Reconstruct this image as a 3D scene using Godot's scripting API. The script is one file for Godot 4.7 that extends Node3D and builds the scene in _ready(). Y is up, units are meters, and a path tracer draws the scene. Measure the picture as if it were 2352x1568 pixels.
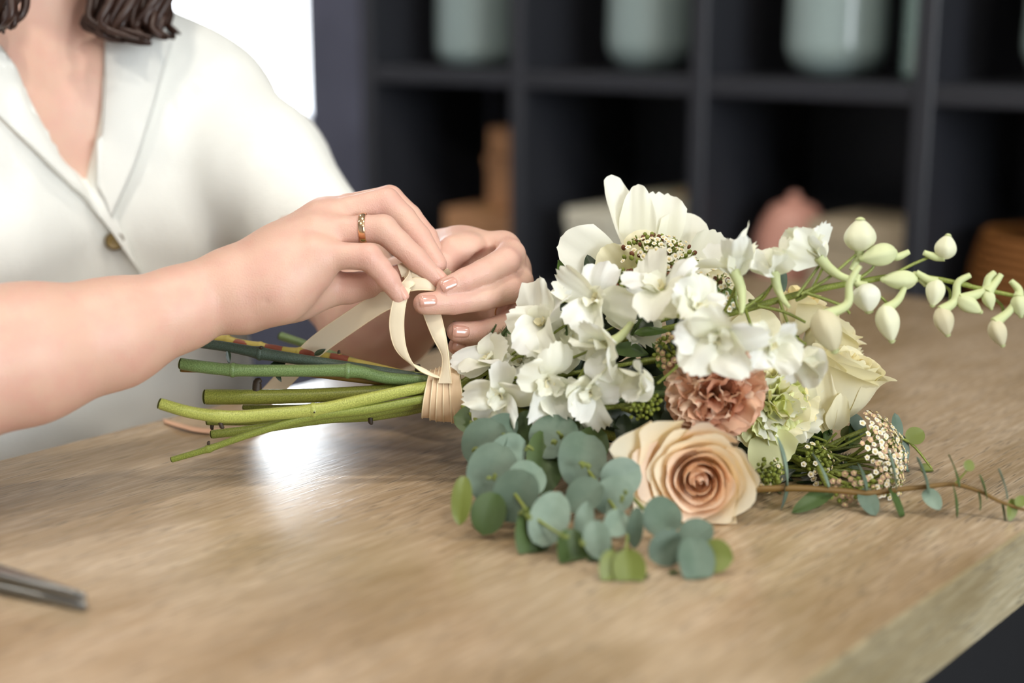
extends Node3D
# A florist ties a ribbon round a bouquet on an oak counter, in front of dark cube shelves and a bright window.

const FOCAL := 3266.7          # focal length in pixels of the 2352 x 1568 frame (50 mm lens)
const TABLE_Y := 1.0
const ROOM_TURN := -40.8       # degrees: the room and the counter stand turned to the camera

var eye := Transform3D()
var turn := Basis()
var rng := RandomNumberGenerator.new()
var mats := {}
var used_names := {}
var bouquet: Node3D
var person: Node3D


func _ready() -> void:
	rng.seed = 7
	turn = Basis(Vector3.UP, deg_to_rad(ROOM_TURN))
	make_camera()
	make_light()
	make_materials()
	make_room()
	make_counter()
	make_shelf()
	make_shelf_things()
	make_person()
	make_bouquet()
	make_small_things()


func make_camera() -> void:
	var cam := Camera3D.new()
	cam.name = "camera"
	eye = Transform3D(Basis(Vector3.RIGHT, deg_to_rad(-13.0)), Vector3(0, 1.30, 0))
	add_child(cam)
	cam.transform = eye
	var lens := CameraAttributesPhysical.new()
	lens.frustum_focal_length = 50.0
	lens.frustum_focus_distance = 0.94
	lens.exposure_aperture = 2.4
	lens.frustum_near = 0.05
	lens.frustum_far = 60.0
	cam.attributes = lens
	cam.current = true


func make_light() -> void:
	var env := Environment.new()
	env.background_mode = Environment.BG_SKY
	var sky := Sky.new()
	var air := ProceduralSkyMaterial.new()
	air.sky_top_color = Color(0.62, 0.74, 0.92)
	air.sky_horizon_color = Color(0.93, 0.95, 1.0)
	air.ground_bottom_color = Color(0.45, 0.44, 0.42)
	air.ground_horizon_color = Color(0.85, 0.86, 0.88)
	air.sky_energy_multiplier = 1.0
	sky.sky_material = air
	env.sky = sky
	env.tonemap_mode = Environment.TONE_MAPPER_LINEAR
	env.tonemap_exposure = 0.64
	env.sdfgi_enabled = true
	env.ssao_enabled = true
	env.ssil_enabled = true
	var we := WorldEnvironment.new()
	we.name = "world"
	we.environment = env
	add_child(we)


# ---------------------------------------------------------------- helpers

func at_pixel(x: float, y: float, depth: float) -> Vector3:
	return eye * Vector3((x - 1176.0) / FOCAL * depth, (784.0 - y) / FOCAL * depth, -depth)


func on_table(x: float, y: float, height := 0.0) -> Vector3:
	var dir := eye.basis * Vector3((x - 1176.0) / FOCAL, (784.0 - y) / FOCAL, -1.0)
	return eye.origin + dir * ((TABLE_Y + height - eye.origin.y) / dir.y)


func in_room(x: float, y: float, z: float) -> Vector3:
	return turn * Vector3(x, y, z)


func numbered(called: String) -> String:
	var n: int = used_names.get(called, 0)
	used_names[called] = n + 1
	return called if n == 0 else "%s_%03d" % [called, n]


func tag(o: Node3D, label: String, category := "", group := "") -> Node3D:
	o.set_meta("label", label)
	if category:
		o.set_meta("category", category)
	if group:
		o.set_meta("group", group)
	return o


func thing(called: String, where: Vector3, label: String, category: String, group := "") -> Node3D:
	var o := Node3D.new()
	o.name = numbered(called)
	add_child(o)
	o.position = where
	tag(o, label, category, group)
	return o


func part(parent: Node3D, called: String, mesh: Mesh, mat: Material, where := Transform3D()) -> MeshInstance3D:
	var o := MeshInstance3D.new()
	o.name = called
	o.mesh = mesh
	o.material_override = mat
	o.transform = where
	parent.add_child(o, true)
	return o


func node(parent: Node3D, called: String, where := Transform3D(), label := "") -> Node3D:
	var o := Node3D.new()
	o.name = called
	o.transform = where
	parent.add_child(o, true)
	if label:
		o.set_meta("label", label)
	return o


func structure(called: String, mesh: Mesh, mat: Material, where := Transform3D(), parent: Node3D = self) -> MeshInstance3D:
	var o := part(parent, called, mesh, mat, where)
	if parent == self:
		o.set_meta("kind", "structure")
	return o


# A mesh from vertices and clockwise triangles; normals are smooth.
func mesh_of(v: PackedVector3Array, idx: PackedInt32Array, uv := PackedVector2Array(), col := PackedColorArray()) -> ArrayMesh:
	var n := PackedVector3Array()
	n.resize(v.size())
	for k in range(0, idx.size(), 3):
		var a := idx[k]
		var b := idx[k + 1]
		var c := idx[k + 2]
		var w := (v[c] - v[a]).cross(v[b] - v[a])
		n[a] += w
		n[b] += w
		n[c] += w
	for k in n.size():
		n[k] = n[k].normalized() if n[k].length_squared() > 1e-30 else Vector3.UP
	var arrays := []
	arrays.resize(Mesh.ARRAY_MAX)
	arrays[Mesh.ARRAY_VERTEX] = v
	arrays[Mesh.ARRAY_NORMAL] = n
	arrays[Mesh.ARRAY_INDEX] = idx
	if uv.size():
		arrays[Mesh.ARRAY_TEX_UV] = uv
	if col.size():
		arrays[Mesh.ARRAY_COLOR] = col
	var m := ArrayMesh.new()
	m.add_surface_from_arrays(Mesh.PRIMITIVE_TRIANGLES, arrays)
	return m


# Triangles of a grid of nu x nv vertices (u runs fastest).
func grid_index(nu: int, nv: int, first := 0, closed_u := false, flip := false) -> PackedInt32Array:
	var idx := PackedInt32Array()
	for j in nv - 1:
		for i in (nu if closed_u else nu - 1):
			var i2 := (i + 1) % nu
			var a := first + j * nu + i
			var b := first + j * nu + i2
			var c := first + (j + 1) * nu + i
			var d := first + (j + 1) * nu + i2
			if flip:
				idx.append_array([a, b, d, a, d, c])
			else:
				idx.append_array([a, d, b, a, c, d])
	return idx


# A round tube through points with a radius each; ends closed.
func tube(points: PackedVector3Array, radii: PackedFloat32Array, sides := 10, flat := 1.0) -> ArrayMesh:
	var v := PackedVector3Array()
	var side := Vector3.ZERO
	var count := points.size()
	for j in count:
		var t := (points[mini(j + 1, count - 1)] - points[maxi(j - 1, 0)]).normalized()
		if j == 0:
			side = t.cross(Vector3.UP if absf(t.y) < 0.9 else Vector3.RIGHT).normalized()
		else:
			side = (side - t * side.dot(t)).normalized()
		var up := t.cross(side)
		for i in sides:
			var a := TAU * i / sides
			v.append(points[j] + (side * cos(a) + up * sin(a) * flat) * radii[j])
	var idx := grid_index(sides, count, 0, true)
	for end in 2:
		var row := 0 if end == 0 else (count - 1) * sides
		var k := 0 if end == 0 else count - 1
		var dir := (points[0] - points[1]).normalized() if end == 0 else (points[k] - points[k - 1]).normalized()
		var rim := v.size()
		for i in sides:
			v.append(v[row + i])
		var c := v.size()
		v.append(points[k] + dir * radii[k] * 0.2)
		for i in sides:
			var p := rim + i
			var q := rim + (i + 1) % sides
			if end == 0:
				idx.append_array([c, p, q])
			else:
				idx.append_array([c, q, p])
	return mesh_of(v, idx)


# Smooth curve through points: Catmull-Rom, n steps a span.
func smooth(points: PackedVector3Array, n := 6) -> PackedVector3Array:
	var out := PackedVector3Array()
	var last := points.size() - 1
	for j in last:
		var p0 := points[maxi(j - 1, 0)]
		var p3 := points[mini(j + 2, last)]
		for k in n:
			out.append(points[j].cubic_interpolate(points[j + 1], p0, p3, float(k) / n))
	out.append(points[last])
	return out


func smooth_f(r: PackedFloat32Array, n := 6) -> PackedFloat32Array:
	var out := PackedFloat32Array()
	for j in r.size() - 1:
		for k in n:
			out.append(lerpf(r[j], r[j + 1], smoothstep(0.0, 1.0, float(k) / n)))
	out.append(r[r.size() - 1])
	return out


# A surface of revolution about Y. profile: (radius, height), bottom to top along the outside.
func lathe(profile: PackedVector2Array, sides := 32) -> ArrayMesh:
	var v := PackedVector3Array()
	for p in profile:
		for i in sides:
			var a := TAU * i / sides
			v.append(Vector3(cos(a) * p.x, p.y, -sin(a) * p.x))
	return mesh_of(v, grid_index(sides, profile.size(), 0, true))


# A box with chamfered edges; size full, centred.
func box(size: Vector3, bevel := 0.002) -> ArrayMesh:
	var st := SurfaceTool.new()
	st.begin(Mesh.PRIMITIVE_TRIANGLES)
	st.set_smooth_group(-1)
	var h := size / 2.0
	var b := minf(bevel, minf(h.x, minf(h.y, h.z)) * 0.8)
	var pts := {}
	for sx in [-1, 1]:
		for sy in [-1, 1]:
			for sz in [-1, 1]:
				var s := Vector3(sx, sy, sz)
				pts[[s, 0]] = Vector3(sx * h.x, sy * (h.y - b), sz * (h.z - b))
				pts[[s, 1]] = Vector3(sx * (h.x - b), sy * h.y, sz * (h.z - b))
				pts[[s, 2]] = Vector3(sx * (h.x - b), sy * (h.y - b), sz * h.z)
	var face := func(q: Array) -> void:
		var mid := Vector3.ZERO
		for p in q:
			mid += p
		var nrm: Vector3 = (q[2] - q[0]).cross(q[1] - q[0])
		var r := q.duplicate()
		if nrm.dot(mid) < 0:
			r.reverse()
		for k in range(1, r.size() - 1):
			for p in [r[0], r[k], r[k + 1]]:
				st.add_vertex(p)
	for ax in 3:
		for s in [-1, 1]:
			var q := []
			for c in [[-1, -1], [1, -1], [1, 1], [-1, 1]]:
				var k := Vector3.ZERO
				k[ax] = s
				k[(ax + 1) % 3] = c[0]
				k[(ax + 2) % 3] = c[1]
				q.append(pts[[k, ax]])
			face.call(q)
		var b1 := (ax + 1) % 3
		var b2 := (ax + 2) % 3
		for c in [[-1, -1], [1, -1], [1, 1], [-1, 1]]:
			var k1 := Vector3.ZERO
			k1[ax] = -1
			k1[b1] = c[0]
			k1[b2] = c[1]
			var k2 := k1
			k2[ax] = 1
			face.call([pts[[k1, b1]], pts[[k2, b1]], pts[[k2, b2]], pts[[k1, b2]]])
	for sx in [-1, 1]:
		for sy in [-1, 1]:
			for sz in [-1, 1]:
				var s := Vector3(sx, sy, sz)
				face.call([pts[[s, 0]], pts[[s, 1]], pts[[s, 2]]])
	st.generate_normals()
	return st.commit()


func basis_facing(y_axis: Vector3, roll := 0.0) -> Basis:
	var y := y_axis.normalized()
	var x := y.cross(Vector3(0.12, 0.3, 1.0)).normalized()
	var b := Basis(x, y, x.cross(y))
	return b * Basis(Vector3.UP, roll)


func noise_image(w: int, h: int, kind: int, freq: float, octaves: int, sd: int) -> Image:
	var n := FastNoiseLite.new()
	n.noise_type = kind
	n.frequency = freq
	n.fractal_octaves = octaves
	n.seed = sd
	return n.get_seamless_image(w, h)


# ---------------------------------------------------------------- distance fields, meshed as surface nets

class Field:
	var o := Vector3.ZERO
	var c := 0.002
	var nx := 0
	var ny := 0
	var nz := 0
	var d := PackedFloat32Array()

	func _init(lo: Vector3, hi: Vector3, cell: float) -> void:
		o = lo
		c = cell
		nx = int((hi.x - lo.x) / cell) + 1
		ny = int((hi.y - lo.y) / cell) + 1
		nz = int((hi.z - lo.z) / cell) + 1
		d.resize(nx * ny * nz)
		d.fill(1.0)

	# A tapered capsule, joined with a smooth minimum of reach k.
	func cone(a: Vector3, b: Vector3, ra: float, rb: float, k: float) -> void:
		var pad := maxf(ra, rb) + k + 3.0 * c
		var lo := ((a.min(b) - Vector3.ONE * pad - o) / c).floor()
		var hi := ((a.max(b) + Vector3.ONE * pad - o) / c).ceil()
		var ab := b - a
		var inv := 1.0 / maxf(ab.length_squared(), 1e-9)
		var dr := rb - ra
		for iz in range(maxi(int(lo.z), 0), mini(int(hi.z), nz - 1) + 1):
			for iy in range(maxi(int(lo.y), 0), mini(int(hi.y), ny - 1) + 1):
				var x0 := maxi(int(lo.x), 0)
				var i := (iz * ny + iy) * nx + x0
				var p := o + Vector3(x0, iy, iz) * c - a
				for ix in range(x0, mini(int(hi.x), nx - 1) + 1):
					var t := clampf(p.dot(ab) * inv, 0.0, 1.0)
					var e := (p - ab * t).length() - ra - dr * t
					var f := d[i]
					var g := k - absf(f - e)
					if f < e:
						d[i] = f if g <= 0.0 else f - g * g / (4.0 * k)
					else:
						d[i] = e if g <= 0.0 else e - g * g / (4.0 * k)
					i += 1
					p.x += c

	# A thin groove, pressed in softly.
	func groove(a: Vector3, b: Vector3, r: float, k: float) -> void:
		var pad := r + k + 3.0 * c
		var lo := ((a.min(b) - Vector3.ONE * pad - o) / c).floor()
		var hi := ((a.max(b) + Vector3.ONE * pad - o) / c).ceil()
		var ab := b - a
		var inv := 1.0 / maxf(ab.length_squared(), 1e-9)
		for iz in range(maxi(int(lo.z), 0), mini(int(hi.z), nz - 1) + 1):
			for iy in range(maxi(int(lo.y), 0), mini(int(hi.y), ny - 1) + 1):
				for ix in range(maxi(int(lo.x), 0), mini(int(hi.x), nx - 1) + 1):
					var i := (iz * ny + iy) * nx + ix
					var p := o + Vector3(ix, iy, iz) * c - a
					var t := clampf(p.dot(ab) * inv, 0.0, 1.0)
					var e := r - (p - ab * t).length()
					var f := d[i]
					var g := maxf(k - absf(f - e), 0.0)
					d[i] = maxf(f, e) + g * g / (4.0 * k)

	# A wedge cut away: open towards up between two planes through 'tip' with outward normals n1 and n2, in front of 'front'.
	func cut(tip: Vector3, n1: Vector3, n2: Vector3, front: Vector3) -> void:
		var i := 0
		for iz in nz:
			for iy in ny:
				for ix in nx:
					if absf(d[i]) < 0.2:
						var p := o + Vector3(ix, iy, iz) * c - tip
						var w := maxf(maxf(p.dot(n1), p.dot(n2)), -p.dot(front) - 0.15)
						d[i] = maxf(d[i], -w)
					i += 1

	func value(p: Vector3) -> float:
		var q := (p - o) / c
		var x := clampi(int(q.x), 0, nx - 2)
		var y := clampi(int(q.y), 0, ny - 2)
		var z := clampi(int(q.z), 0, nz - 2)
		var f := Vector3(clampf(q.x - x, 0, 1), clampf(q.y - y, 0, 1), clampf(q.z - z, 0, 1))
		var i := (z * ny + y) * nx + x
		var s := ny * nx
		var a := lerpf(lerpf(d[i], d[i + 1], f.x), lerpf(d[i + nx], d[i + nx + 1], f.x), f.y)
		var b := lerpf(lerpf(d[i + s], d[i + s + 1], f.x), lerpf(d[i + s + nx], d[i + s + nx + 1], f.x), f.y)
		return lerpf(a, b, f.z)

	func slope(p: Vector3) -> Vector3:
		var e := c
		return Vector3(value(p + Vector3(e, 0, 0)) - value(p - Vector3(e, 0, 0)), value(p + Vector3(0, e, 0)) - value(p - Vector3(0, e, 0)), value(p + Vector3(0, 0, e)) - value(p - Vector3(0, 0, e))).normalized()

	# Where a ray first meets the surface.
	func hit(from: Vector3, dir: Vector3, start: float, end: float) -> Vector3:
		var t := start
		while t < end:
			var e := value(from + dir * t)
			if e < 0.0004:
				break
			t += clampf(e * 0.7, 0.0008, 0.01)
		return from + dir * t

	func net(v: PackedVector3Array, idx: PackedInt32Array, origin: Vector3) -> void:
		var at := PackedInt32Array()
		at.resize(d.size())
		at.fill(-1)
		var sx := 1
		var sy := nx
		var sz := nx * ny
		var far := c * 2.0
		for iz in nz - 1:
			for iy in ny - 1:
				var i := (iz * ny + iy) * nx
				for ix in nx - 1:
					if absf(d[i]) < far:
						var e := [d[i], d[i + sx], d[i + sy], d[i + sx + sy], d[i + sz], d[i + sx + sz], d[i + sy + sz], d[i + sx + sy + sz]]
						var mask := 0
						for k in 8:
							if e[k] < 0.0:
								mask |= 1 << k
						if mask != 0 and mask != 255:
							var sum := Vector3.ZERO
							var n := 0
							for k in 8:
								for b in [1, 2, 4]:
									if k & b == 0:
										var m: int = k | b
										if (e[k] < 0.0) != (e[m] < 0.0):
											var t: float = e[k] / (e[k] - e[m])
											var p := Vector3(k & 1, (k >> 1) & 1, (k >> 2) & 1)
											if b == 1:
												p.x = t
											elif b == 2:
												p.y = t
											else:
												p.z = t
											sum += p
											n += 1
							at[i] = v.size()
							v.append(o + (Vector3(ix, iy, iz) + sum / n) * c - origin)
					i += 1
		for iz in range(1, nz - 1):
			for iy in range(1, ny - 1):
				var i := (iz * ny + iy) * nx
				for ix in nx - 1:
					if ix > 0 and absf(d[i]) < far:
						var inside := d[i] < 0.0
						for ax in 3:
							var step := sx if ax == 0 else sy if ax == 1 else sz
							if (d[i + step] < 0.0) != inside:
								var u := sy if ax == 0 else sz if ax == 1 else sx
								var w := sz if ax == 0 else sx if ax == 1 else sy
								var q := [at[i - u - w], at[i - w], at[i], at[i - u]]
								if q.min() >= 0:
									if inside:
										idx.append_array([q[0], q[2], q[1], q[0], q[3], q[2]])
									else:
										idx.append_array([q[0], q[1], q[2], q[0], q[2], q[3]])
					i += 1


# ---------------------------------------------------------------- materials

func plain(called: String, color: Color, rough := 0.6, metal := 0.0) -> StandardMaterial3D:
	var m := StandardMaterial3D.new()
	m.resource_name = called
	m.albedo_color = color
	m.roughness = rough
	m.metallic = metal
	mats[called] = m
	return m


func leafy(called: String, color: Color, glow: Color, rough := 0.5) -> StandardMaterial3D:
	var m := plain(called, color, rough)
	m.backlight_enabled = true
	m.backlight = glow
	m.cull_mode = BaseMaterial3D.CULL_DISABLED
	return m


func tinted(called: String, color: Color, glow: Color, rough := 0.5) -> StandardMaterial3D:
	var m := leafy(called, color, glow, rough)
	m.vertex_color_use_as_albedo = true
	return m


func blotches(m: StandardMaterial3D, low: Color, high: Color, freq: float, scale: float, sd: int) -> void:
	var n := FastNoiseLite.new()
	n.noise_type = FastNoiseLite.TYPE_SIMPLEX_SMOOTH
	n.frequency = freq
	n.fractal_octaves = 4
	n.seed = sd
	var im := n.get_seamless_image(256, 256)
	im.convert(Image.FORMAT_RGB8)
	for y in 256:
		for x in 256:
			im.set_pixel(x, y, low.lerp(high, smoothstep(0.15, 0.85, im.get_pixel(x, y).r)))
	m.albedo_texture = ImageTexture.create_from_image(im)
	m.uv1_triplanar = true
	m.uv1_scale = Vector3.ONE * scale


func make_materials() -> void:
	var wall := plain("wall_paint", Color(0.83, 0.82, 0.84), 0.85)
	blotches(wall, Color(0.96, 0.96, 0.96), Color(1, 1, 1), 0.02, 0.7, 3)
	var slate := plain("slate_paint", Color(0.42, 0.43, 0.50), 0.8)
	blotches(slate, Color(0.9, 0.9, 0.9), Color(1, 1, 1), 0.02, 0.7, 6)
	plain("ceiling_paint", Color(0.9, 0.89, 0.87), 0.9)
	var floor_mat := plain("floor_concrete", Color(0.24, 0.235, 0.23), 0.55)
	blotches(floor_mat, Color(0.8, 0.8, 0.8), Color(1, 1, 1), 0.015, 0.6, 4)
	plain("shelf_paint", Color(0.165, 0.17, 0.19), 0.42)
	plain("base_paint", Color(0.11, 0.11, 0.115), 0.6)
	plain("kraft", Color(0.68, 0.50, 0.35), 0.8)
	plain("tape", Color(0.72, 0.56, 0.36), 0.35)
	plain("cream_card", Color(0.82, 0.80, 0.72), 0.7)
	plain("grey_card", Color(0.62, 0.60, 0.51), 0.75)
	plain("pink_glaze", Color(0.82, 0.60, 0.53), 0.4)
	plain("tan_wicker", Color(0.66, 0.60, 0.50), 0.75)
	plain("amber_basket", Color(0.50, 0.31, 0.11), 0.7)
	plain("dried_stem", Color(0.42, 0.30, 0.16), 0.7)
	var glass := plain("vase_glass", Color(0.78, 0.92, 0.90, 0.22), 0.06)
	glass.transparency = BaseMaterial3D.TRANSPARENCY_ALPHA
	glass.cull_mode = BaseMaterial3D.CULL_DISABLED
	var water := plain("frosted_glass", Color(0.56, 0.63, 0.62), 0.14)
	water.clearcoat_enabled = true
	water.clearcoat = 0.8
	plain("steel", Color(0.62, 0.63, 0.62), 0.28, 1.0)
	plain("black_grip", Color(0.06, 0.05, 0.05), 0.5)
	plain("gold", Color(0.94, 0.79, 0.62), 0.16, 1.0)
	var frame := plain("window_frame", Color(0.86, 0.86, 0.88), 0.5)
	frame.clearcoat_enabled = false
	var pane := plain("window_pane", Color(0.95, 0.97, 1.0), 0.4)
	pane.emission_enabled = true
	pane.emission = Color(0.96, 0.98, 1.0)
	pane.emission_energy_multiplier = 7.0
	var lamp := plain("lamp_face", Color(1, 0.97, 0.92), 0.5)
	lamp.emission_enabled = true
	lamp.emission = Color(1.0, 0.965, 0.915)
	lamp.emission_energy_multiplier = 6.0
	plain("lamp_rim", Color(0.85, 0.85, 0.85), 0.4)
	make_oak()
	var skin := plain("skin", Color(1, 1, 1), 0.46)
	skin.vertex_color_use_as_albedo = true
	skin.subsurf_scatter_enabled = true
	skin.subsurf_scatter_strength = 0.12
	skin.heightmap_enabled = true
	skin.heightmap_texture = ImageTexture.create_from_image(noise_image(256, 256, FastNoiseLite.TYPE_CELLULAR, 0.09, 2, 5))
	skin.heightmap_scale = 0.02
	skin.uv1_triplanar = true
	skin.uv1_scale = Vector3.ONE * 42.0
	var nail := plain("nail_polish", Color(0.80, 0.60, 0.53), 0.2)
	nail.clearcoat_enabled = true
	nail.clearcoat = 1.0
	nail.clearcoat_roughness = 0.05
	plain("nail_bare", Color(0.86, 0.67, 0.60), 0.3)
	var linen := plain("linen", Color(0.90, 0.905, 0.88), 0.85)
	linen.rim_enabled = true
	linen.rim = 0.3
	linen.heightmap_enabled = true
	linen.heightmap_texture = ImageTexture.create_from_image(noise_image(128, 256, FastNoiseLite.TYPE_SIMPLEX, 0.12, 3, 9))
	linen.heightmap_scale = 0.03
	linen.uv1_triplanar = true
	linen.uv1_scale = Vector3.ONE * 14.0
	plain("trousers", Color(0.20, 0.21, 0.25), 0.9)
	var hair := plain("hair", Color(0.20, 0.12, 0.085), 0.42)
	hair.anisotropy_enabled = false
	plain("button_horn", Color(0.52, 0.44, 0.26), 0.3)
	plain("button_rim", Color(0.36, 0.29, 0.15), 0.35)
	var ribbon := leafy("ribbon", Color(0.90, 0.85, 0.74), Color(0.42, 0.38, 0.30), 0.36)
	ribbon.rim_enabled = true
	ribbon.rim = 0.4
	var wrap := plain("ribbon_wrap", Color(0.86, 0.75, 0.61), 0.42)
	wrap.rim_enabled = true
	wrap.rim = 0.4
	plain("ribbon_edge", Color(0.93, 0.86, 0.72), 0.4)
	plain("pink_ribbon", Color(0.85, 0.68, 0.56), 0.5)


func make_oak() -> void:
	# Long fine streaks: the texture is stretched along the grain by the counter's own coordinates.
	var fine := noise_image(256, 2048, FastNoiseLite.TYPE_SIMPLEX, 0.055, 4, 11)
	var coarse := noise_image(256, 512, FastNoiseLite.TYPE_SIMPLEX_SMOOTH, 0.012, 3, 12)
	coarse.resize(256, 2048, Image.INTERPOLATE_CUBIC)
	var pore := noise_image(256, 2048, FastNoiseLite.TYPE_SIMPLEX, 0.16, 2, 13)
	fine.convert(Image.FORMAT_RGB8)
	coarse.convert(Image.FORMAT_RGB8)
	pore.convert(Image.FORMAT_RGB8)
	var fd := fine.get_data()
	var cd := coarse.get_data()
	var pd := pore.get_data()
	var n := 256 * 2048
	var colour := PackedByteArray()
	colour.resize(n * 3)
	var high := PackedByteArray()
	high.resize(n)
	for i in n:
		var f := fd[i * 3] / 255.0
		var c := smoothstep(0.25, 0.75, cd[i * 3] / 255.0)
		var p := clampf((pd[i * 3] / 255.0 - 0.60) * 4.0, 0.0, 1.0) * clampf((f - 0.42) * 5.0, 0.0, 1.0)
		var t := 0.55 * c + 0.9 * (f - 0.5) + 0.2
		var s := 1.0 - 0.34 * p
		colour[i * 3] = int(clampf((150.0 + 46.0 * t) * s, 0, 255))
		colour[i * 3 + 1] = int(clampf((127.0 + 48.0 * t) * s, 0, 255))
		colour[i * 3 + 2] = int(clampf((96.0 + 52.0 * t) * s, 0, 255))
		high[i] = int(clampf(150.0 + 70.0 * (f - 0.5) - 110.0 * p, 0, 255))
	var m := plain("oak", Color(1, 1, 1), 0.23)
	m.albedo_texture = ImageTexture.create_from_image(Image.create_from_data(256, 2048, false, Image.FORMAT_RGB8, colour))
	m.heightmap_enabled = true
	m.heightmap_texture = ImageTexture.create_from_image(Image.create_from_data(256, 2048, false, Image.FORMAT_L8, high))
	m.heightmap_scale = 0.012
	m.metallic_specular = 0.5
	var edge: StandardMaterial3D = m.duplicate()
	edge.resource_name = "oak_edge"
	edge.albedo_color = Color(0.94, 0.99, 0.97)
	edge.roughness = 0.45
	mats["oak_edge"] = edge


# ---------------------------------------------------------------- the room

func room_box(called: String, lo: Vector3, hi: Vector3, mat: String, bevel := 0.002, parent: Node3D = self) -> MeshInstance3D:
	var at := Transform3D(turn, turn * ((lo + hi) / 2.0))
	if parent != self:
		at = Transform3D(Basis(), (lo + hi) / 2.0)
	return structure(called, box(hi - lo, bevel), mats[mat], at, parent)


func make_room() -> void:
	room_box("floor", Vector3(-3.9, -0.1, -2.3), Vector3(2.7, 0.0, 2.9), "floor_concrete")
	room_box("ceiling", Vector3(-3.9, 2.7, -2.3), Vector3(2.7, 2.8, 2.9), "ceiling_paint")
	room_box("wall_left", Vector3(-3.9, 0, -2.3), Vector3(-3.8, 2.7, 2.9), "wall_paint")
	var right := Node3D.new()
	right.name = "wall_right"
	right.set_meta("kind", "structure")
	add_child(right)
	right.basis = turn
	room_box("wall_panel", Vector3(2.6, 0, -2.3), Vector3(2.7, 2.7, -0.9), "wall_paint", 0.001, right)
	room_box("wall_panel", Vector3(2.6, 0, 0.7), Vector3(2.7, 2.7, 2.9), "wall_paint", 0.001, right)
	room_box("wall_panel", Vector3(2.6, 0, -0.9), Vector3(2.7, 0.9, 0.7), "wall_paint", 0.001, right)
	room_box("wall_panel", Vector3(2.6, 2.3, -0.9), Vector3(2.7, 2.7, 0.7), "wall_paint", 0.001, right)
	room_box("wall_front", Vector3(-3.8, 0, 2.8), Vector3(2.6, 2.7, 2.9), "wall_paint")
	# the back wall, open where the window stands
	var wall := Node3D.new()
	wall.name = "wall_back"
	wall.set_meta("kind", "structure")
	add_child(wall)
	wall.basis = turn
	var x0 := -3.35
	var x1 := -2.316
	var y0 := 1.067
	var y1 := 1.86
	var z0 := -2.14
	var z1 := -2.02
	room_box("wall_panel", Vector3(-3.8, 0, z0), Vector3(x0, 2.7, z1), "slate_paint", 0.001, wall)
	room_box("wall_panel", Vector3(x1, 0, z0), Vector3(2.6, 2.7, z1), "slate_paint", 0.001, wall)
	room_box("wall_panel", Vector3(x0, 0, z0), Vector3(x1, y0, z1), "slate_paint", 0.001, wall)
	room_box("wall_panel", Vector3(x0, y1, z0), Vector3(x1, 2.7, z1), "slate_paint", 0.001, wall)
	var win := Node3D.new()
	win.name = "window_1"
	win.set_meta("kind", "structure")
	add_child(win)
	win.basis = turn
	room_box("window_pane", Vector3(x0, y0, z0 + 0.02), Vector3(x1, y1, z0 + 0.03), "window_pane", 0.001, win)
	room_box("window_frame", Vector3(x0, y0, z0 + 0.03), Vector3(x0 + 0.03, y1, z0 + 0.07), "window_frame", 0.004, win)
	room_box("window_frame", Vector3(x1 - 0.03, y0, z0 + 0.03), Vector3(x1, y1, z0 + 0.07), "window_frame", 0.004, win)
	room_box("window_frame", Vector3(x0 + 0.03, y1 - 0.03, z0 + 0.03), Vector3(x1 - 0.03, y1, z0 + 0.07), "window_frame", 0.004, win)
	room_box("window_sill", Vector3(x0, y0, z0 + 0.03), Vector3(x1, y0 + 0.02, z1 + 0.03), "window_frame", 0.004, win)
	# an area light shines along its -Z: turned to look into the room
	daylight(Vector2(x1 - x0 - 0.06, y1 - y0 - 0.06), 2.6, Transform3D(turn * Basis(Vector3.UP, PI), in_room((x0 + x1) / 2.0, (y0 + y1) / 2.0, z0 + 0.036)))
	# the tall window on the right, outside the picture: it lights the front of the counter and shows in the vases
	var win2 := Node3D.new()
	win2.name = "window_2"
	win2.set_meta("kind", "structure")
	add_child(win2)
	win2.basis = turn
	room_box("window_pane", Vector3(2.66, 0.9, -0.9), Vector3(2.67, 2.3, 0.7), "window_pane", 0.001, win2)
	for z in [-0.9, -0.12, 0.66]:
		room_box("window_frame", Vector3(2.60, 0.9, z), Vector3(2.655, 2.3, z + 0.04), "window_frame", 0.004, win2)
	for y in [0.9, 2.26]:
		room_box("window_frame", Vector3(2.60, y, -0.86), Vector3(2.655, y + 0.04, 0.66), "window_frame", 0.004, win2)
	daylight(Vector2(1.5, 1.3), 9.0, Transform3D(turn * Basis(Vector3.UP, PI / 2), in_room(2.595, 1.6, -0.1)))
	var spots := [[-0.62, -0.52, 1.15], [-1.6, 0.55, 0.9], [0.3, -0.7, 0.9], [-0.3, 0.75, 1.1], [1.2, 0.6, 0.8], [1.3, -1.0, 0.6], [-1.9, -1.0, 0.5]]
	for k in spots.size():
		downlight(in_room(spots[k][0], 2.7, spots[k][1]), spots[k][2], k)


func daylight(size: Vector2, energy: float, at: Transform3D) -> void:
	var day := AreaLight3D.new()
	day.name = "window_daylight"
	day.area_size = size
	day.light_color = Color(0.95, 0.98, 1.0)
	day.light_energy = energy
	day.shadow_enabled = true
	day.area_range = 12.0
	add_child(day, true)
	day.transform = at


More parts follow.
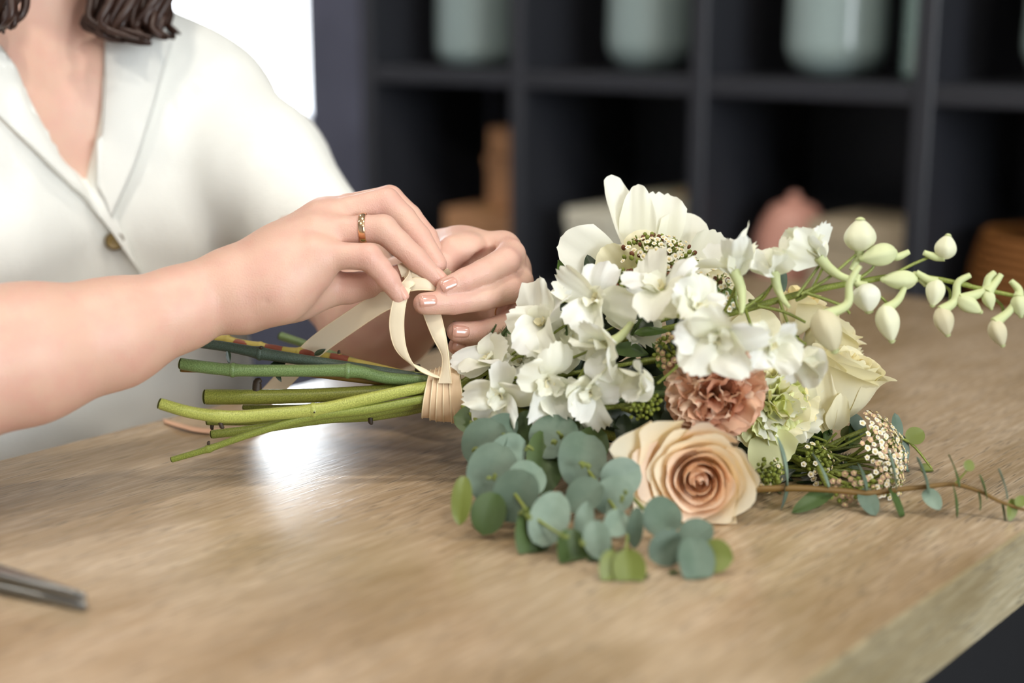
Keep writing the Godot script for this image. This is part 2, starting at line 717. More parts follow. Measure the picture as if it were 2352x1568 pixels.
func downlight(where: Vector3, energy: float, k: int) -> void:
	var names := ["directly over the bouquet", "over the florist's side of the counter", "over the open floor by the shelves", "behind the photographer", "by the right wall", "over the end of the shelves", "between the window and the counter"]
	var t := thing("ceiling_light", where, "round white recessed ceiling light " + names[k], "ceiling light", "recessed ceiling lights")
	part(t, "rim", lathe(PackedVector2Array([Vector2(0.075, -0.001), Vector2(0.078, -0.006), Vector2(0.09, -0.008), Vector2(0.094, -0.004), Vector2(0.094, 0.0)]), 36), mats["lamp_rim"])
	part(t, "lamp_face", lathe(PackedVector2Array([Vector2(0.0005, -0.003), Vector2(0.04, -0.003), Vector2(0.075, -0.002)]), 36), mats["lamp_face"])
	var l := SpotLight3D.new()
	l.name = "lamp_light"
	l.light_color = Color(1.0, 0.965, 0.915)
	l.light_energy = energy
	l.light_size = 0.06
	l.spot_angle = 78.0
	l.spot_angle_attenuation = 0.4
	l.spot_range = 12.0
	l.spot_attenuation = 2.0
	l.shadow_enabled = true
	t.add_child(l)
	l.position = Vector3(0, -0.07, 0)
	l.rotation_degrees = Vector3(-90, 0, 0)


# ---------------------------------------------------------------- the counter

const COUNTER_X0 := -0.879
const COUNTER_X1 := -0.291
const COUNTER_Z0 := -1.43
const COUNTER_Z1 := 0.75

func make_counter() -> void:
	var t := thing("counter", in_room(0, 0, 0), "long pale oak counter with a grainy top under the bouquet", "counter")
	t.basis = turn
	# the top: its u runs across the grain slowly, along z, so that streaks run along the counter
	var thick := 0.050
	var b := 0.0015
	var prof := [[COUNTER_X0, -thick], [COUNTER_X0, -b], [COUNTER_X0 + b, 0.0], [COUNTER_X1 - 0.002, 0.0], [COUNTER_X1 - 0.002, -thick], [COUNTER_X0, -thick]]
	var v := PackedVector3Array()
	var uv := PackedVector2Array()
	var idx := PackedInt32Array()
	var run := 0.0
	for k in prof.size() - 1:
		var p: Array = prof[k]
		var q: Array = prof[k + 1]
		var len := Vector2(q[0] - p[0], q[1] - p[1]).length()
		var first := v.size()
		for e in [[p, run], [q, run + len]]:
			for z in [COUNTER_Z0, COUNTER_Z1]:
				v.append(Vector3(e[0][0], TABLE_Y + e[0][1], z))
				uv.append(Vector2(z * 0.85, e[1] * 1.45))
		idx.append_array([first, first + 1, first + 3, first, first + 3, first + 2])
		run += len
	for z in [COUNTER_Z0, COUNTER_Z1]:
		var first := v.size()
		for k in prof.size() - 1:
			v.append(Vector3(prof[k][0], TABLE_Y + prof[k][1], z))
			uv.append(Vector2(prof[k][1] * 3.0, prof[k][0] * 1.45))
		for k in range(1, prof.size() - 2):
			if z == COUNTER_Z0:
				idx.append_array([first, first + k, first + k + 1])
			else:
				idx.append_array([first, first + k + 1, first + k])
	part(t, "counter_top", mesh_of(v, idx, uv), mats["oak"])
	# the band glued to the front edge
	var ev := PackedVector3Array()
	var eu := PackedVector2Array()
	var ei := PackedInt32Array()
	var strip := [[COUNTER_X1 - 0.0025, -0.0002], [COUNTER_X1 - 0.0008, -0.0002], [COUNTER_X1, -0.0010], [COUNTER_X1, -thick + 0.001], [COUNTER_X1 - 0.001, -thick], [COUNTER_X1 - 0.0025, -thick]]
	for k in strip.size() - 1:
		var first := ev.size()
		for e in [strip[k], strip[k + 1]]:
			for z in [COUNTER_Z0, COUNTER_Z1]:
				ev.append(Vector3(e[0], TABLE_Y + e[1], z))
				eu.append(Vector2(z * 0.85, (e[1] + e[0]) * 1.45 + 0.37))
		ei.append_array([first, first + 1, first + 3, first, first + 3, first + 2])
	part(t, "edge_band", mesh_of(ev, ei, eu), mats["oak_edge"])
	part(t, "base_panel", box(Vector3(0.44, TABLE_Y - thick - 0.002, COUNTER_Z1 - COUNTER_Z0 - 0.12), 0.003), mats["base_paint"], Transform3D(Basis(), Vector3((COUNTER_X0 + COUNTER_X1) / 2.0, (TABLE_Y - thick - 0.002) / 2.0, (COUNTER_Z0 + COUNTER_Z1) / 2.0)))


# ---------------------------------------------------------------- the shelf and what stands on it

const POST := 0.335
const SHELF_X := -1.46
const SHELF_Z := -1.70

func make_shelf() -> void:
	var t := thing("cube_shelf", Vector3.ZERO, "tall dark charcoal cube shelf full of vases along the back wall", "shelf")
	t.basis = turn
	var th := 0.026
	var rows := [0.03, 0.195, 0.53, 0.865, 1.20, 1.535, 1.87]
	for k in range(-1, 6):
		var x := SHELF_X + POST * k
		room_box("side_panel" if k in [-1, 5] else "upright", Vector3(x - th / 2, 0, SHELF_Z - 0.30), Vector3(x + th / 2, 1.87 + th / 2, SHELF_Z), "shelf_paint", 0.002, t)
	for k in range(-1, 5):
		for y in rows:
			var x := SHELF_X + POST * k
			room_box("shelf_board", Vector3(x + th / 2, y - th / 2, SHELF_Z - 0.30), Vector3(x + POST - th / 2, y + th / 2, SHELF_Z - 0.003), "shelf_paint", 0.002, t)
	for k in range(-1, 5):
		var x := SHELF_X + POST * k
		room_box("back_panel", Vector3(x + th / 2, 0.03, SHELF_Z - 0.31), Vector3(x + POST - th / 2, 1.87, SHELF_Z - 0.30), "shelf_paint", 0.001, t)


func vase(where: Vector3, r: float, h: float, round_base: float, label: String, frosted: bool) -> Node3D:
	var t := thing("glass_vase", where, label, "vase", "glass vases on the upper shelf")
	var out := PackedVector2Array()
	out.append(Vector2(0.0005, 0.0))
	for k in 9:
		var a := k / 8.0 * PI / 2.0
		out.append(Vector2(r - round_base + sin(a) * round_base, round_base - cos(a) * round_base))
	out.append(Vector2(r * 0.98, h * 0.6))
	out.append(Vector2(r * 0.92, h))
	out.append(Vector2(r * 0.92 - 0.004, h))
	out.append(Vector2(r * 0.98 - 0.004, h * 0.6))
	for k in range(8, -1, -1):
		var a := k / 8.0 * PI / 2.0
		out.append(Vector2(maxf(r - round_base + sin(a) * round_base - 0.004, 0.001), round_base - cos(a) * round_base + 0.006))
	out.append(Vector2(0.0005, 0.006))
	part(t, "glass_wall", lathe(out, 40), mats["frosted_glass" if frosted else "vase_glass"])
	var lip := PackedVector2Array()
	for k in 9:
		var a := TAU * k / 8.0
		lip.append(Vector2(r * 0.92 - 0.002 + sin(a) * 0.003, h + 0.001 - cos(a) * 0.003))
	part(t, "lip", lathe(lip, 40), mats["frosted_glass" if frosted else "vase_glass"])
	return t


func carton(where: Vector3, size: Vector3, yaw: float, mat: String, label: String, category := "box", lid := true) -> Node3D:
	var t := thing("cardboard_box", where, label, category)
	t.basis = turn * Basis(Vector3.UP, yaw)
	part(t, "carton", box(size, 0.002), mats[mat], Transform3D(Basis(), Vector3(0, size.y / 2, 0)))
	if lid:
		part(t, "lid", box(Vector3(size.x + 0.006, size.y * 0.22, size.z + 0.006), 0.002), mats[mat], Transform3D(Basis(), Vector3(0, size.y * 0.89 + 0.002, 0)))
	else:
		part(t, "packing_tape", box(Vector3(size.x * 0.22, 0.0012, size.z + 0.001), 0.0004), mats["tape"], Transform3D(Basis(), Vector3(0, size.y + 0.0006, 0)))
	return t


func cell(k: int, across: float, depth: float, y: float) -> Vector3:
	return in_room(SHELF_X + POST * k + across, y + 0.0135, SHELF_Z - depth)


func make_shelf_things() -> void:
	vase(cell(-1, 0.15, 0.12, 1.20), 0.072, 0.24, 0.03, "pale glass cylinder vase in the shelf cell nearest the window", true)
	vase(cell(0, 0.17, 0.12, 1.20), 0.068, 0.25, 0.045, "grey-green glass vase, second from the window on the shelf", true)
	vase(cell(1, 0.155, 0.11, 1.20), 0.070, 0.26, 0.045, "grey-green glass vase beside the slim amber stems on the shelf", true)
	vase(cell(2, 0.16, 0.10, 1.20), 0.072, 0.26, 0.05, "green-tinted glass vase farthest right on the shelf", true)
	var slim := vase(cell(1, 0.275, 0.12, 1.20), 0.026, 0.22, 0.01, "slim clear glass vase holding dried brown stems", false)
	for k in 5:
		var a := k * 1.3
		var stem := PackedVector3Array([Vector3(cos(a) * 0.012, 0.008, sin(a) * 0.012), Vector3(cos(a) * 0.004, 0.15, sin(a) * 0.004), Vector3(cos(a) * 0.03, 0.30, sin(a) * 0.03)])
		part(slim, "dried_stem", tube(smooth(stem, 5), smooth_f(PackedFloat32Array([0.003, 0.0025, 0.002]), 5), 7), mats["dried_stem"])
	# lower cells
	carton(cell(-1, 0.215, 0.12, 0.865), Vector3(0.16, 0.10, 0.15), 0.1, "kraft", "wide brown cardboard box at the bottom of the stack by her hands", "box", false)
	carton(cell(-1, 0.255, 0.13, 0.865 + 0.102), Vector3(0.095, 0.085, 0.11), -0.15, "kraft", "brown cardboard box in the middle of the stack by her hands")
	carton(cell(-1, 0.25, 0.12, 0.865 + 0.102 + 0.09), Vector3(0.085, 0.045, 0.09), 0.2, "kraft", "small flat cardboard box on top of the stack by her hands", "box", false)
	carton(cell(0, 0.135, 0.08, 0.865), Vector3(0.085, 0.125, 0.13), 0.0, "cream_card", "cream white carton in the dark cell behind the bouquet", "box", true)
	carton(cell(0, 0.255, 0.14, 0.865), Vector3(0.125, 0.155, 0.14), 0.05, "grey_card", "tall greyish card box right of the cream carton on the shelf", "box", false)
	var jar := thing("ceramic_jar", cell(1, 0.105, 0.10, 0.865), "blurred dusty pink ceramic jar on the lower shelf", "jar")
	part(jar, "jar_body", lathe(PackedVector2Array([Vector2(0.0005, 0.0), Vector2(0.04, 0.0), Vector2(0.052, 0.02), Vector2(0.056, 0.07), Vector2(0.054, 0.11), Vector2(0.042, 0.138), Vector2(0.034, 0.146)]), 40), mats["pink_glaze"])
	part(jar, "jar_lid", lathe(PackedVector2Array([Vector2(0.036, 0.145), Vector2(0.034, 0.151), Vector2(0.02, 0.158), Vector2(0.008, 0.162), Vector2(0.009, 0.170), Vector2(0.0005, 0.173)]), 40), mats["pink_glaze"])
	carton(cell(1, 0.245, 0.10, 0.865), Vector3(0.145, 0.145, 0.15), 0.0, "tan_wicker", "beige storage box right of the pink jar on the shelf", "box", true)
	var basket := thing("wicker_basket", cell(2, 0.165, 0.12, 0.865), "low amber brown woven basket in the dark right shelf cell", "basket")
	basket.basis = turn
	for k in 14:
		var ring := PackedVector3Array()
		var r := 0.098 + 0.012 * sin(k / 13.0 * PI)
		for i in 33:
			var a := TAU * i / 32.0
			ring.append(Vector3(cos(a) * r * 1.15, 0.006 + k * 0.0105, sin(a) * r + 0.002 * sin(a * 16.0 + k * PI)))
		part(basket, "woven_strand", tube(ring, smooth_f(PackedFloat32Array([0.0062, 0.0062]), 32), 7), mats["amber_basket"])


# ---------------------------------------------------------------- the florist

# Joints are [x, y, depth, radius in mm]: where the joint shows in the photograph, how far it lies from the lens.
func joint(j: Array) -> Vector3:
	return at_pixel(j[0], j[1], j[2])


func chain(f: Field, joints: Array, k: float) -> void:
	for n in joints.size() - 1:
		f.cone(joint(joints[n]), joint(joints[n + 1]), joints[n][3] * 0.001, joints[n + 1][3] * 0.001, k)


func field_round(joints: Array, cell: float, pad := 0.012) -> Field:
	var lo := Vector3.ONE * 1e9
	var hi := -lo
	for ch in joints:
		for j in ch:
			var p := joint(j)
			lo = lo.min(p - Vector3.ONE * (j[3] * 0.001 + pad))
			hi = hi.max(p + Vector3.ONE * (j[3] * 0.001 + pad))
	return Field.new(lo, hi, cell)


# the arm that crosses the picture from the left, and its hand
const ARM_A := [[-240, 878, 0.838, 48], [-150, 855, 0.842, 47], [60, 812, 0.865, 42], [260, 765, 0.89, 33.5], [420, 706, 0.91, 25.5], [500, 672, 0.92, 22], [545, 655, 0.925, 21.5]]
const PALM_A := [
	[[545, 655, 0.925, 21.5], [640, 592, 0.938, 19], [748, 505, 0.958, 14.0]],
	[[545, 660, 0.925, 21], [640, 605, 0.93, 19], [742, 515, 0.947, 14.5]],
	[[550, 662, 0.922, 21], [640, 618, 0.925, 19], [735, 545, 0.933, 13.5]],
	[[555, 668, 0.92, 21], [640, 640, 0.92, 19], [728, 590, 0.918, 12.5]],
	[[560, 685, 0.922, 19.5], [640, 668, 0.92, 18], [720, 625, 0.92, 12]],
	[[570, 690, 0.935, 17], [680, 675, 0.945, 15], [745, 655, 0.95, 13]],
]
const FINGERS_A := [
	[[750, 503, 0.960, 13.0], [800, 481, 0.963, 10.6], [895, 457, 0.968, 9.3], [940, 498, 0.966, 8.4], [978, 545, 0.962, 8.0], [1004, 600, 0.956, 6.6]],
	[[745, 512, 0.947, 13.6], [800, 487, 0.948, 10.4], [886, 464, 0.950, 9.8], [925, 500, 0.950, 8.7], [962, 545, 0.948, 8.3], [1003, 606, 0.944, 6.8]],
	[[735, 540, 0.933, 13.0], [790, 530, 0.932, 9.6], [836, 525, 0.931, 8.9], [880, 526, 0.930, 9.5], [915, 558, 0.930, 8.3], [955, 594, 0.931, 7.8], [1004, 641, 0.932, 5.8]],
	[[726, 590, 0.918, 12.0], [780, 587, 0.916, 8.7], [846, 590, 0.914, 8.8], [870, 615, 0.915, 7.7], [892, 642, 0.916, 7.2], [917, 680, 0.918, 5.3]],
	[[640, 688, 0.94, 15], [745, 662, 0.95, 13], [800, 662, 0.95, 10.5], [855, 652, 0.948, 9.5], [915, 632, 0.944, 7.5]],
]
# the far arm: elbow on the counter, hand turned to the lens
const ARM_B := [[470, 240, 1.24, 46], [690, 500, 1.15, 41], [790, 640, 1.10, 38], [850, 735, 1.07, 36], [890, 728, 1.06, 37], [950, 685, 1.04, 31], [995, 640, 1.02, 26], [1012, 612, 1.005, 23]]
const PALM_B := [
	[[1012, 612, 1.005, 23], [1060, 572, 0.995, 14], [1155, 571, 0.985, 11.5]],
	[[1012, 620, 1.01, 22], [1080, 600, 1.003, 17], [1176, 618, 0.985, 12]],
	[[1010, 630, 1.015, 21], [1080, 640, 1.008, 18], [1172, 668, 0.985, 12]],
	[[1005, 640, 1.02, 20], [1080, 680, 1.01, 17], [1160, 715, 0.988, 11]],
	[[1012, 606, 1.0, 20], [1050, 588, 0.98, 14], [1075, 575, 0.972, 11]],
]
const FINGERS_B := [
	[[1155, 571, 0.985, 11.5], [1172, 585, 0.968, 10.5], [1160, 600, 0.952, 9.8], [1110, 625, 0.938, 8.6], [1068, 643, 0.931, 7.9], [1026, 660, 0.927, 6.8]],
	[[1178, 618, 0.985, 12], [1190, 645, 0.970, 10.4], [1170, 664, 0.953, 9.9], [1110, 683, 0.940, 8.8], [1040, 694, 0.930, 8.1], [974, 697, 0.922, 7.2]],
	[[1170, 672, 0.985, 12], [1185, 715, 0.972, 10], [1172, 745, 0.958, 9.4], [1125, 760, 0.947, 8.4], [1088, 765, 0.942, 7.8], [1050, 762, 0.938, 7.0]],
	[[1158, 716, 0.988, 11], [1165, 760, 0.980, 9], [1150, 795, 0.966, 8.3], [1110, 806, 0.956, 7.4], [1080, 804, 0.951, 6.9], [1050, 795, 0.947, 6.1]],
	[[1050, 588, 0.98, 13], [1040, 580, 0.968, 11.5], [1018, 605, 0.957, 9.5], [1012, 640, 0.949, 7.3]],
]

# folds in the skin: thin grooves along the surface
const CREASES_A := [
	[[738, 640, 0.902, 1.0], [770, 622, 0.902, 1.2], [800, 612, 0.905, 1.0]],
	[[748, 690, 0.932, 1.1], [764, 665, 0.925, 1.4], [772, 638, 0.915, 1.0]],
	[[560, 640, 0.901, 0.8], [566, 680, 0.899, 0.9], [582, 715, 0.903, 0.7]],
	[[600, 650, 0.900, 0.7], [612, 690, 0.900, 0.8], [640, 715, 0.906, 0.7]],
]
const CREASES_B := [
	[[1062, 562, 0.972, 1.2], [1085, 585, 0.966, 1.8], [1100, 600, 0.966, 1.2]],
	[[1062, 612, 0.966, 3.0], [1095, 596, 0.967, 4.6], [1128, 582, 0.969, 3.0]],
]

var torso_at := Vector3.ZERO      # on the breastbone at the bottom of the open collar
var torso_front := Vector3.ZERO
var torso_left := Vector3.ZERO    # her left


func torso(a: float, y: float, f: float) -> Vector3:
	return torso_at + torso_left * a + torso_front * (f - 0.108) + Vector3.UP * y


func torso_field(f: Field, slim: float, sleeves: bool) -> void:
	var s := slim
	for side in [-1.0, 1.0]:
		f.cone(torso(0.06 * side, 0.02, -0.005), torso(0.082 * side, -0.30, -0.01), 0.096 - s, 0.100 - s, 0.05)
		f.cone(torso(0.082 * side, -0.30, -0.01), torso(0.090 * side, -0.42, -0.01), 0.100 - s, 0.112 - s, 0.05)
		f.cone(torso(0.045 * side, 0.082, -0.015), torso(0.155 * side, 0.045, -0.02), 0.056 - s, 0.058 - s, 0.05)
		f.cone(torso(0.082 * side, -0.055, 0.052), torso(0.078 * side, -0.075, 0.05), 0.062 - s, 0.058 - s, 0.06)
		f.cone(torso(0.05 * side, 0.06, 0.0), torso(0.12 * side, 0.0, -0.02), 0.075 - s, 0.085 - s, 0.05)
	if sleeves:
		chain(f, [[455, 240, 1.235, 60], [590, 390, 1.19, 54], [722, 548, 1.14, 47]], 0.03)
		var sr := torso(-0.165, 0.035, -0.02)
		f.cone(sr, torso(-0.25, -0.16, 0.03), 0.062, 0.06, 0.03)


func make_person() -> void:
	torso_front = Vector3(sin(deg_to_rad(38)), 0, cos(deg_to_rad(38)))
	torso_left = Vector3(cos(deg_to_rad(38)), 0, -sin(deg_to_rad(38)))
	torso_at = at_pixel(228, 420, 1.10)
	var base := Vector3(torso(0, 0, 0).x, 0.0, torso(0, 0, 0).z)
	person = thing("person", base, "person in a cream linen shirt tying a ribbon round the bouquet", "person")
	var v := PackedVector3Array()
	var idx := PackedInt32Array()
	# arm and hand A
	var fa := field_round([ARM_A] + FINGERS_A, 0.0014)
	chain(fa, ARM_A, 0.01)
	for p in PALM_A:
		chain(fa, p, 0.012)
	for p in FINGERS_A:
		chain(fa, p.slice(0, 2), 0.006)
		chain(fa, p.slice(1), 0.0016)
	for g in CREASES_A:
		for n in g.size() - 1:
			fa.groove(joint(g[n]), joint(g[n + 1]), g[n][3] * 0.001, 0.0022)
	fa.net(v, idx, base)
	# arm and hand B
	var fb := field_round([ARM_B] + FINGERS_B, 0.0016)
	chain(fb, ARM_B, 0.012)
	for p in PALM_B:
		chain(fb, p, 0.011)
	for p in FINGERS_B:
		chain(fb, p.slice(0, 2), 0.005)
		chain(fb, p.slice(1), 0.0014)
	for g in CREASES_B:
		for n in g.size() - 1:
			fb.groove(joint(g[n]), joint(g[n + 1]), g[n][3] * 0.001, 0.0022)
	fb.net(v, idx, base)
	# chest, neck, head and the upper arm that leaves the picture
	var ft := Field.new(torso(0, 0, 0) - Vector3(0.38, 0.50, 0.34), torso(0, 0, 0) + Vector3(0.34, 0.52, 0.50), 0.009)
	torso_field(ft, 0.011, false)
	ft.cone(torso(0, 0.08, -0.035), torso(0, 0.21, -0.005), 0.057, 0.052, 0.04)
	ft.cone(torso(0.0, 0.285, 0.015), torso(0, 0.345, 0.0), 0.07, 0.086, 0.03)
	ft.cone(torso(0.0, 0.235, 0.055), torso(0, 0.25, 0.045), 0.034, 0.045, 0.03)
	ft.cone(torso(0.0, 0.285, 0.107), torso(0, 0.315, 0.09), 0.012, 0.008, 0.015)
	var sh := torso(-0.165, 0.03, -0.02)
	ft.cone(sh, joint(ARM_A[0]), 0.046, 0.044, 0.03)
	ft.net(v, idx, base)
	# skin: one tone, mottled, pinker at the knuckles and finger tips
	var pink := []
	for fs in [FINGERS_A, FINGERS_B]:
		for ch in fs:
			for q in [ch[0], ch[2], ch[ch.size() - 2], ch[ch.size() - 1]]:
				pink.append(joint(q) - base)
	var skin_tone := Color(0.67, 0.425, 0.325)
	var blush := Color(0.64, 0.335, 0.275)
	var mottle := FastNoiseLite.new()
	mottle.frequency = 55.0
	mottle.seed = 21
	var col := PackedColorArray()
	col.resize(v.size())
	for k in v.size():
		var b := 0.0
		for q in pink:
			b = maxf(b, 1.0 - v[k].distance_squared_to(q) / 0.0002)
		var c := skin_tone.lerp(blush, clampf(b, 0, 1) * 0.5)
		col[k] = c.lerp(blush, clampf(mottle.get_noise_3dv(v[k]) * 0.6 + 0.1, 0.0, 0.35))
	var body := part(person, "body", mesh_of(v, idx, PackedVector2Array(), col), mats["skin"])
	body.set_meta("label", "bare forearms, hands and chest")
	make_nails(base)
	make_rings(base)
	make_shirt(base)
	make_hair(base)


func nail(base: Vector3, c: Vector3, to_tip: Vector3, n: Vector3, length: float, width: float, mat: String) -> void:
	var t := to_tip.normalized()
	var up := (n - t * n.dot(t)).normalized()
	var side := t.cross(up)
	var v := PackedVector3Array()
	var nu := 11
	var nv := 11
	for j in nv:
		for i in nu:
			var a := -1.0 + 2.0 * i / (nu - 1)
			var b := -1.0 + 2.0 * j / (nv - 1)
			# a rounded oblong
			var x := a * sqrt(1.0 - 0.42 * b * b * (1.0 if b < 0 else 0.55))
			var y := b * sqrt(1.0 - 0.42 * a * a * (1.0 if b < 0 else 0.45))
			var r := width * 0.62
			var ang := x * width / 2.0 / r
			var edge := maxf(absf(a), absf(b))
			var rise := 0.0005 if edge < 0.99 else -0.0006
			v.append(c - base + t * (y * length / 2.0) + side * sin(ang) * r + up * (cos(ang) * r - r + rise - 0.0004 * y * y))
	var o := part(person, "fingernail", mesh_of(v, grid_index(nu, nv)), mats[mat])
	o.set_meta("label", "glossy nude fingernail" if mat == "nail_polish" else "bare fingernail")


func make_nails(base: Vector3) -> void:
	var to_eye := eye.basis.z
	var up := Vector3.UP
	var b := [[1033, 662, 0.927, 6.9], [980, 698, 0.922, 7.4], [1058, 764, 0.938, 7.2], [1058, 797, 0.948, 6.3]]
	for k in 4:
		var ch: Array = FINGERS_B[k]
		var tip := joint(ch[ch.size() - 1])
		var dir := tip - joint(ch[ch.size() - 2])
		var n := (to_eye * 0.9 + up * (0.25 if k < 2 else 0.05)).normalized()
		var t := dir.normalized()
		n = (n - t * n.dot(t)).normalized()
		var at: Vector3 = tip - t * 0.0012 + n * (b[k][3] * 0.001 + 0.0001)
		nail(base, at, dir, n, 0.0125, 0.0098, "nail_polish")
	# the near hand's own nails, seen edge on
	for k in [2, 3]:
		var ch: Array = FINGERS_A[k]
		var tip := joint(ch[ch.size() - 1])
		var dir := tip - joint(ch[ch.size() - 2])
		var n := (eye.basis.x * 0.9 + up * 0.45 + to_eye * 0.35).normalized()
		var t := dir.normalized()
		n = (n - t * n.dot(t)).normalized()
		nail(base, tip - t * 0.001 + n * (ch[ch.size() - 1][3] * 0.001 + 0.0004), dir, n, 0.0105, 0.0085, "nail_bare")


func make_rings(base: Vector3) -> void:
	var at := joint([836, 525, 0.931])
	var axis := (joint([880, 526, 0.930]) - joint([790, 530, 0.932])).normalized()
	var prof := PackedVector2Array()
	for k in 13:
		var a := TAU * k / 12.0
		prof.append(Vector2(0.0098 + sin(a) * 0.0007 * (1.0 if sin(a) > 0 else 0.4), -cos(a) * 0.0022))
	var o := part(person, "wedding_ring", lathe(prof, 48), mats["gold"], Transform3D(basis_facing(axis), at - base))
	o.set_meta("label", "polished gold band on the ring finger")
	var at2 := joint([1172, 722, 0.967])
	var axis2 := (joint([1165, 748, 0.955]) - joint([1183, 700, 0.976])).normalized()
	var thin := PackedVector2Array()
	for k in 9:
		var a := TAU * k / 8.0
		thin.append(Vector2(0.0104 + sin(a) * 0.0006, -cos(a) * 0.0006))
	var o2 := part(person, "thin_ring", lathe(thin, 48), mats["gold"], Transform3D(basis_facing(axis2), at2 - base))
	o2.set_meta("label", "thin gold ring on the far hand")


func make_shirt(base: Vector3) -> void:
	var f := Field.new(torso(0, 0, 0) - Vector3(0.36, 0.56, 0.36), torso(0, 0, 0) + Vector3(0.40, 0.22, 0.36), 0.0065)
	torso_field(f, 0.0, true)
	var tip := at_pixel(238, 478, 1.095)
	var e1 := at_pixel(-10, 100, 1.075) - tip      # along her right edge of the opening
	var e2 := at_pixel(242, 60, 1.135) - tip
	var n1 := torso_front.cross(e1).normalized()
	if n1.dot(torso_left) > 0:
		n1 = -n1
	var n2 := torso_front.cross(e2).normalized()
	if n2.dot(torso_left) < 0:
		n2 = -n2
	f.cut(tip, n1, n2, torso_front)
	var wave := FastNoiseLite.new()
	wave.frequency = 9.0
	wave.seed = 4
	var i := 0
	for iz in f.nz:
		for iy in f.ny:
			for ix in f.nx:
				if absf(f.d[i]) < 0.03:
					var p := f.o + Vector3(ix, iy * 0.45, iz) * f.c
					f.d[i] += wave.get_noise_3dv(p) * 0.0035
				i += 1
	var v := PackedVector3Array()
	var idx := PackedInt32Array()
	f.net(v, idx, base)
	var shirt := part(person, "shirt", mesh_of(v, idx), mats["linen"])
	shirt.set_meta("label", "cream white linen shirt with short sleeves and an open collar")
	# lapels: laid on the chest, turned out along the opening
	lapel(shirt, f, base, [[-120, -60], [0, 108], [60, 190], [140, 305], [226, 424], [275, 520], [318, 616]], [[-210, 60], [0, 276], [70, 345], [130, 405], [205, 478], [255, 535], [322, 626]])
	lapel(shirt, f, base, [[240, 62], [238, 110], [236, 180], [232, 265], [228, 350], [224, 426]], [[372, 70], [384, 100], [368, 160], [338, 270], [300, 390], [252, 498]])
	# the open collar lies round the neck
	var ring := PackedVector3Array()
	for k in 15:
		var a := lerpf(-2.2, 2.2, k / 14.0)
		ring.append(torso(sin(a) * 0.075, 0.105 + 0.025 * cos(a) - 0.0, -0.03 - cos(a) * 0.06) - base)
	part(shirt, "collar", tube(ring, PackedFloat32Array([0.012, 0.013, 0.014, 0.015, 0.016, 0.017, 0.018, 0.018, 0.018, 0.017, 0.016, 0.015, 0.014, 0.013, 0.012]), 8), mats["linen"])
	# button
	var dir := (at_pixel(262, 551, 1.0) - eye.origin).normalized()
	var hit := f.hit(eye.origin, dir, 0.95, 1.4)
	var n := f.slope(hit)
	var but := part(shirt, "button", lathe(PackedVector2Array([Vector2(0.0068, 0.0), Vector2(0.007, 0.0016), Vector2(0.0062, 0.0026), Vector2(0.0052, 0.0020), Vector2(0.0005, 0.0018)]), 24), mats["button_horn"], Transform3D(basis_facing(n), hit + n * 0.004 - base))
	but.set_meta("label", "horn-brown shirt button")
	part(shirt, "button_edge", lathe(PackedVector2Array([Vector2(0.0071, 0.0002), Vector2(0.0076, 0.0012), Vector2(0.0070, 0.0024), Vector2(0.0063, 0.0028)]), 24), mats["button_rim"], Transform3D(basis_facing(n), hit + n * 0.004 - base))
	# trousers, down to the floor behind the counter
	var g := Field.new(Vector3(base.x - 0.26, -0.01, base.z - 0.26), Vector3(base.x + 0.26, torso(0, -0.30, 0).y, base.z + 0.26), 0.014)
	for s in [-1.0, 1.0]:
		g.cone(torso(0.07 * s, -0.38, -0.02), torso(0.085 * s, -0.50, -0.02), 0.105, 0.095, 0.04)
		var knee := torso(0.09 * s, 0, 0.0)
		var foot := torso(0.095 * s, 0, -0.01)
		g.cone(torso(0.085 * s, -0.50, -0.02), Vector3(knee.x, 0.48, knee.z), 0.09, 0.062, 0.03)
		g.cone(Vector3(knee.x, 0.48, knee.z), Vector3(foot.x, 0.09, foot.z), 0.062, 0.05, 0.03)
		var toe := foot + torso_front * 0.14
		g.cone(Vector3(foot.x, 0.055, foot.z), Vector3(toe.x, 0.042, toe.z), 0.045, 0.036, 0.03)
	var v2 := PackedVector3Array()
	var i2 := PackedInt32Array()
	g.net(v2, i2, base)
	part(person, "trousers", mesh_of(v2, i2), mats["trousers"])


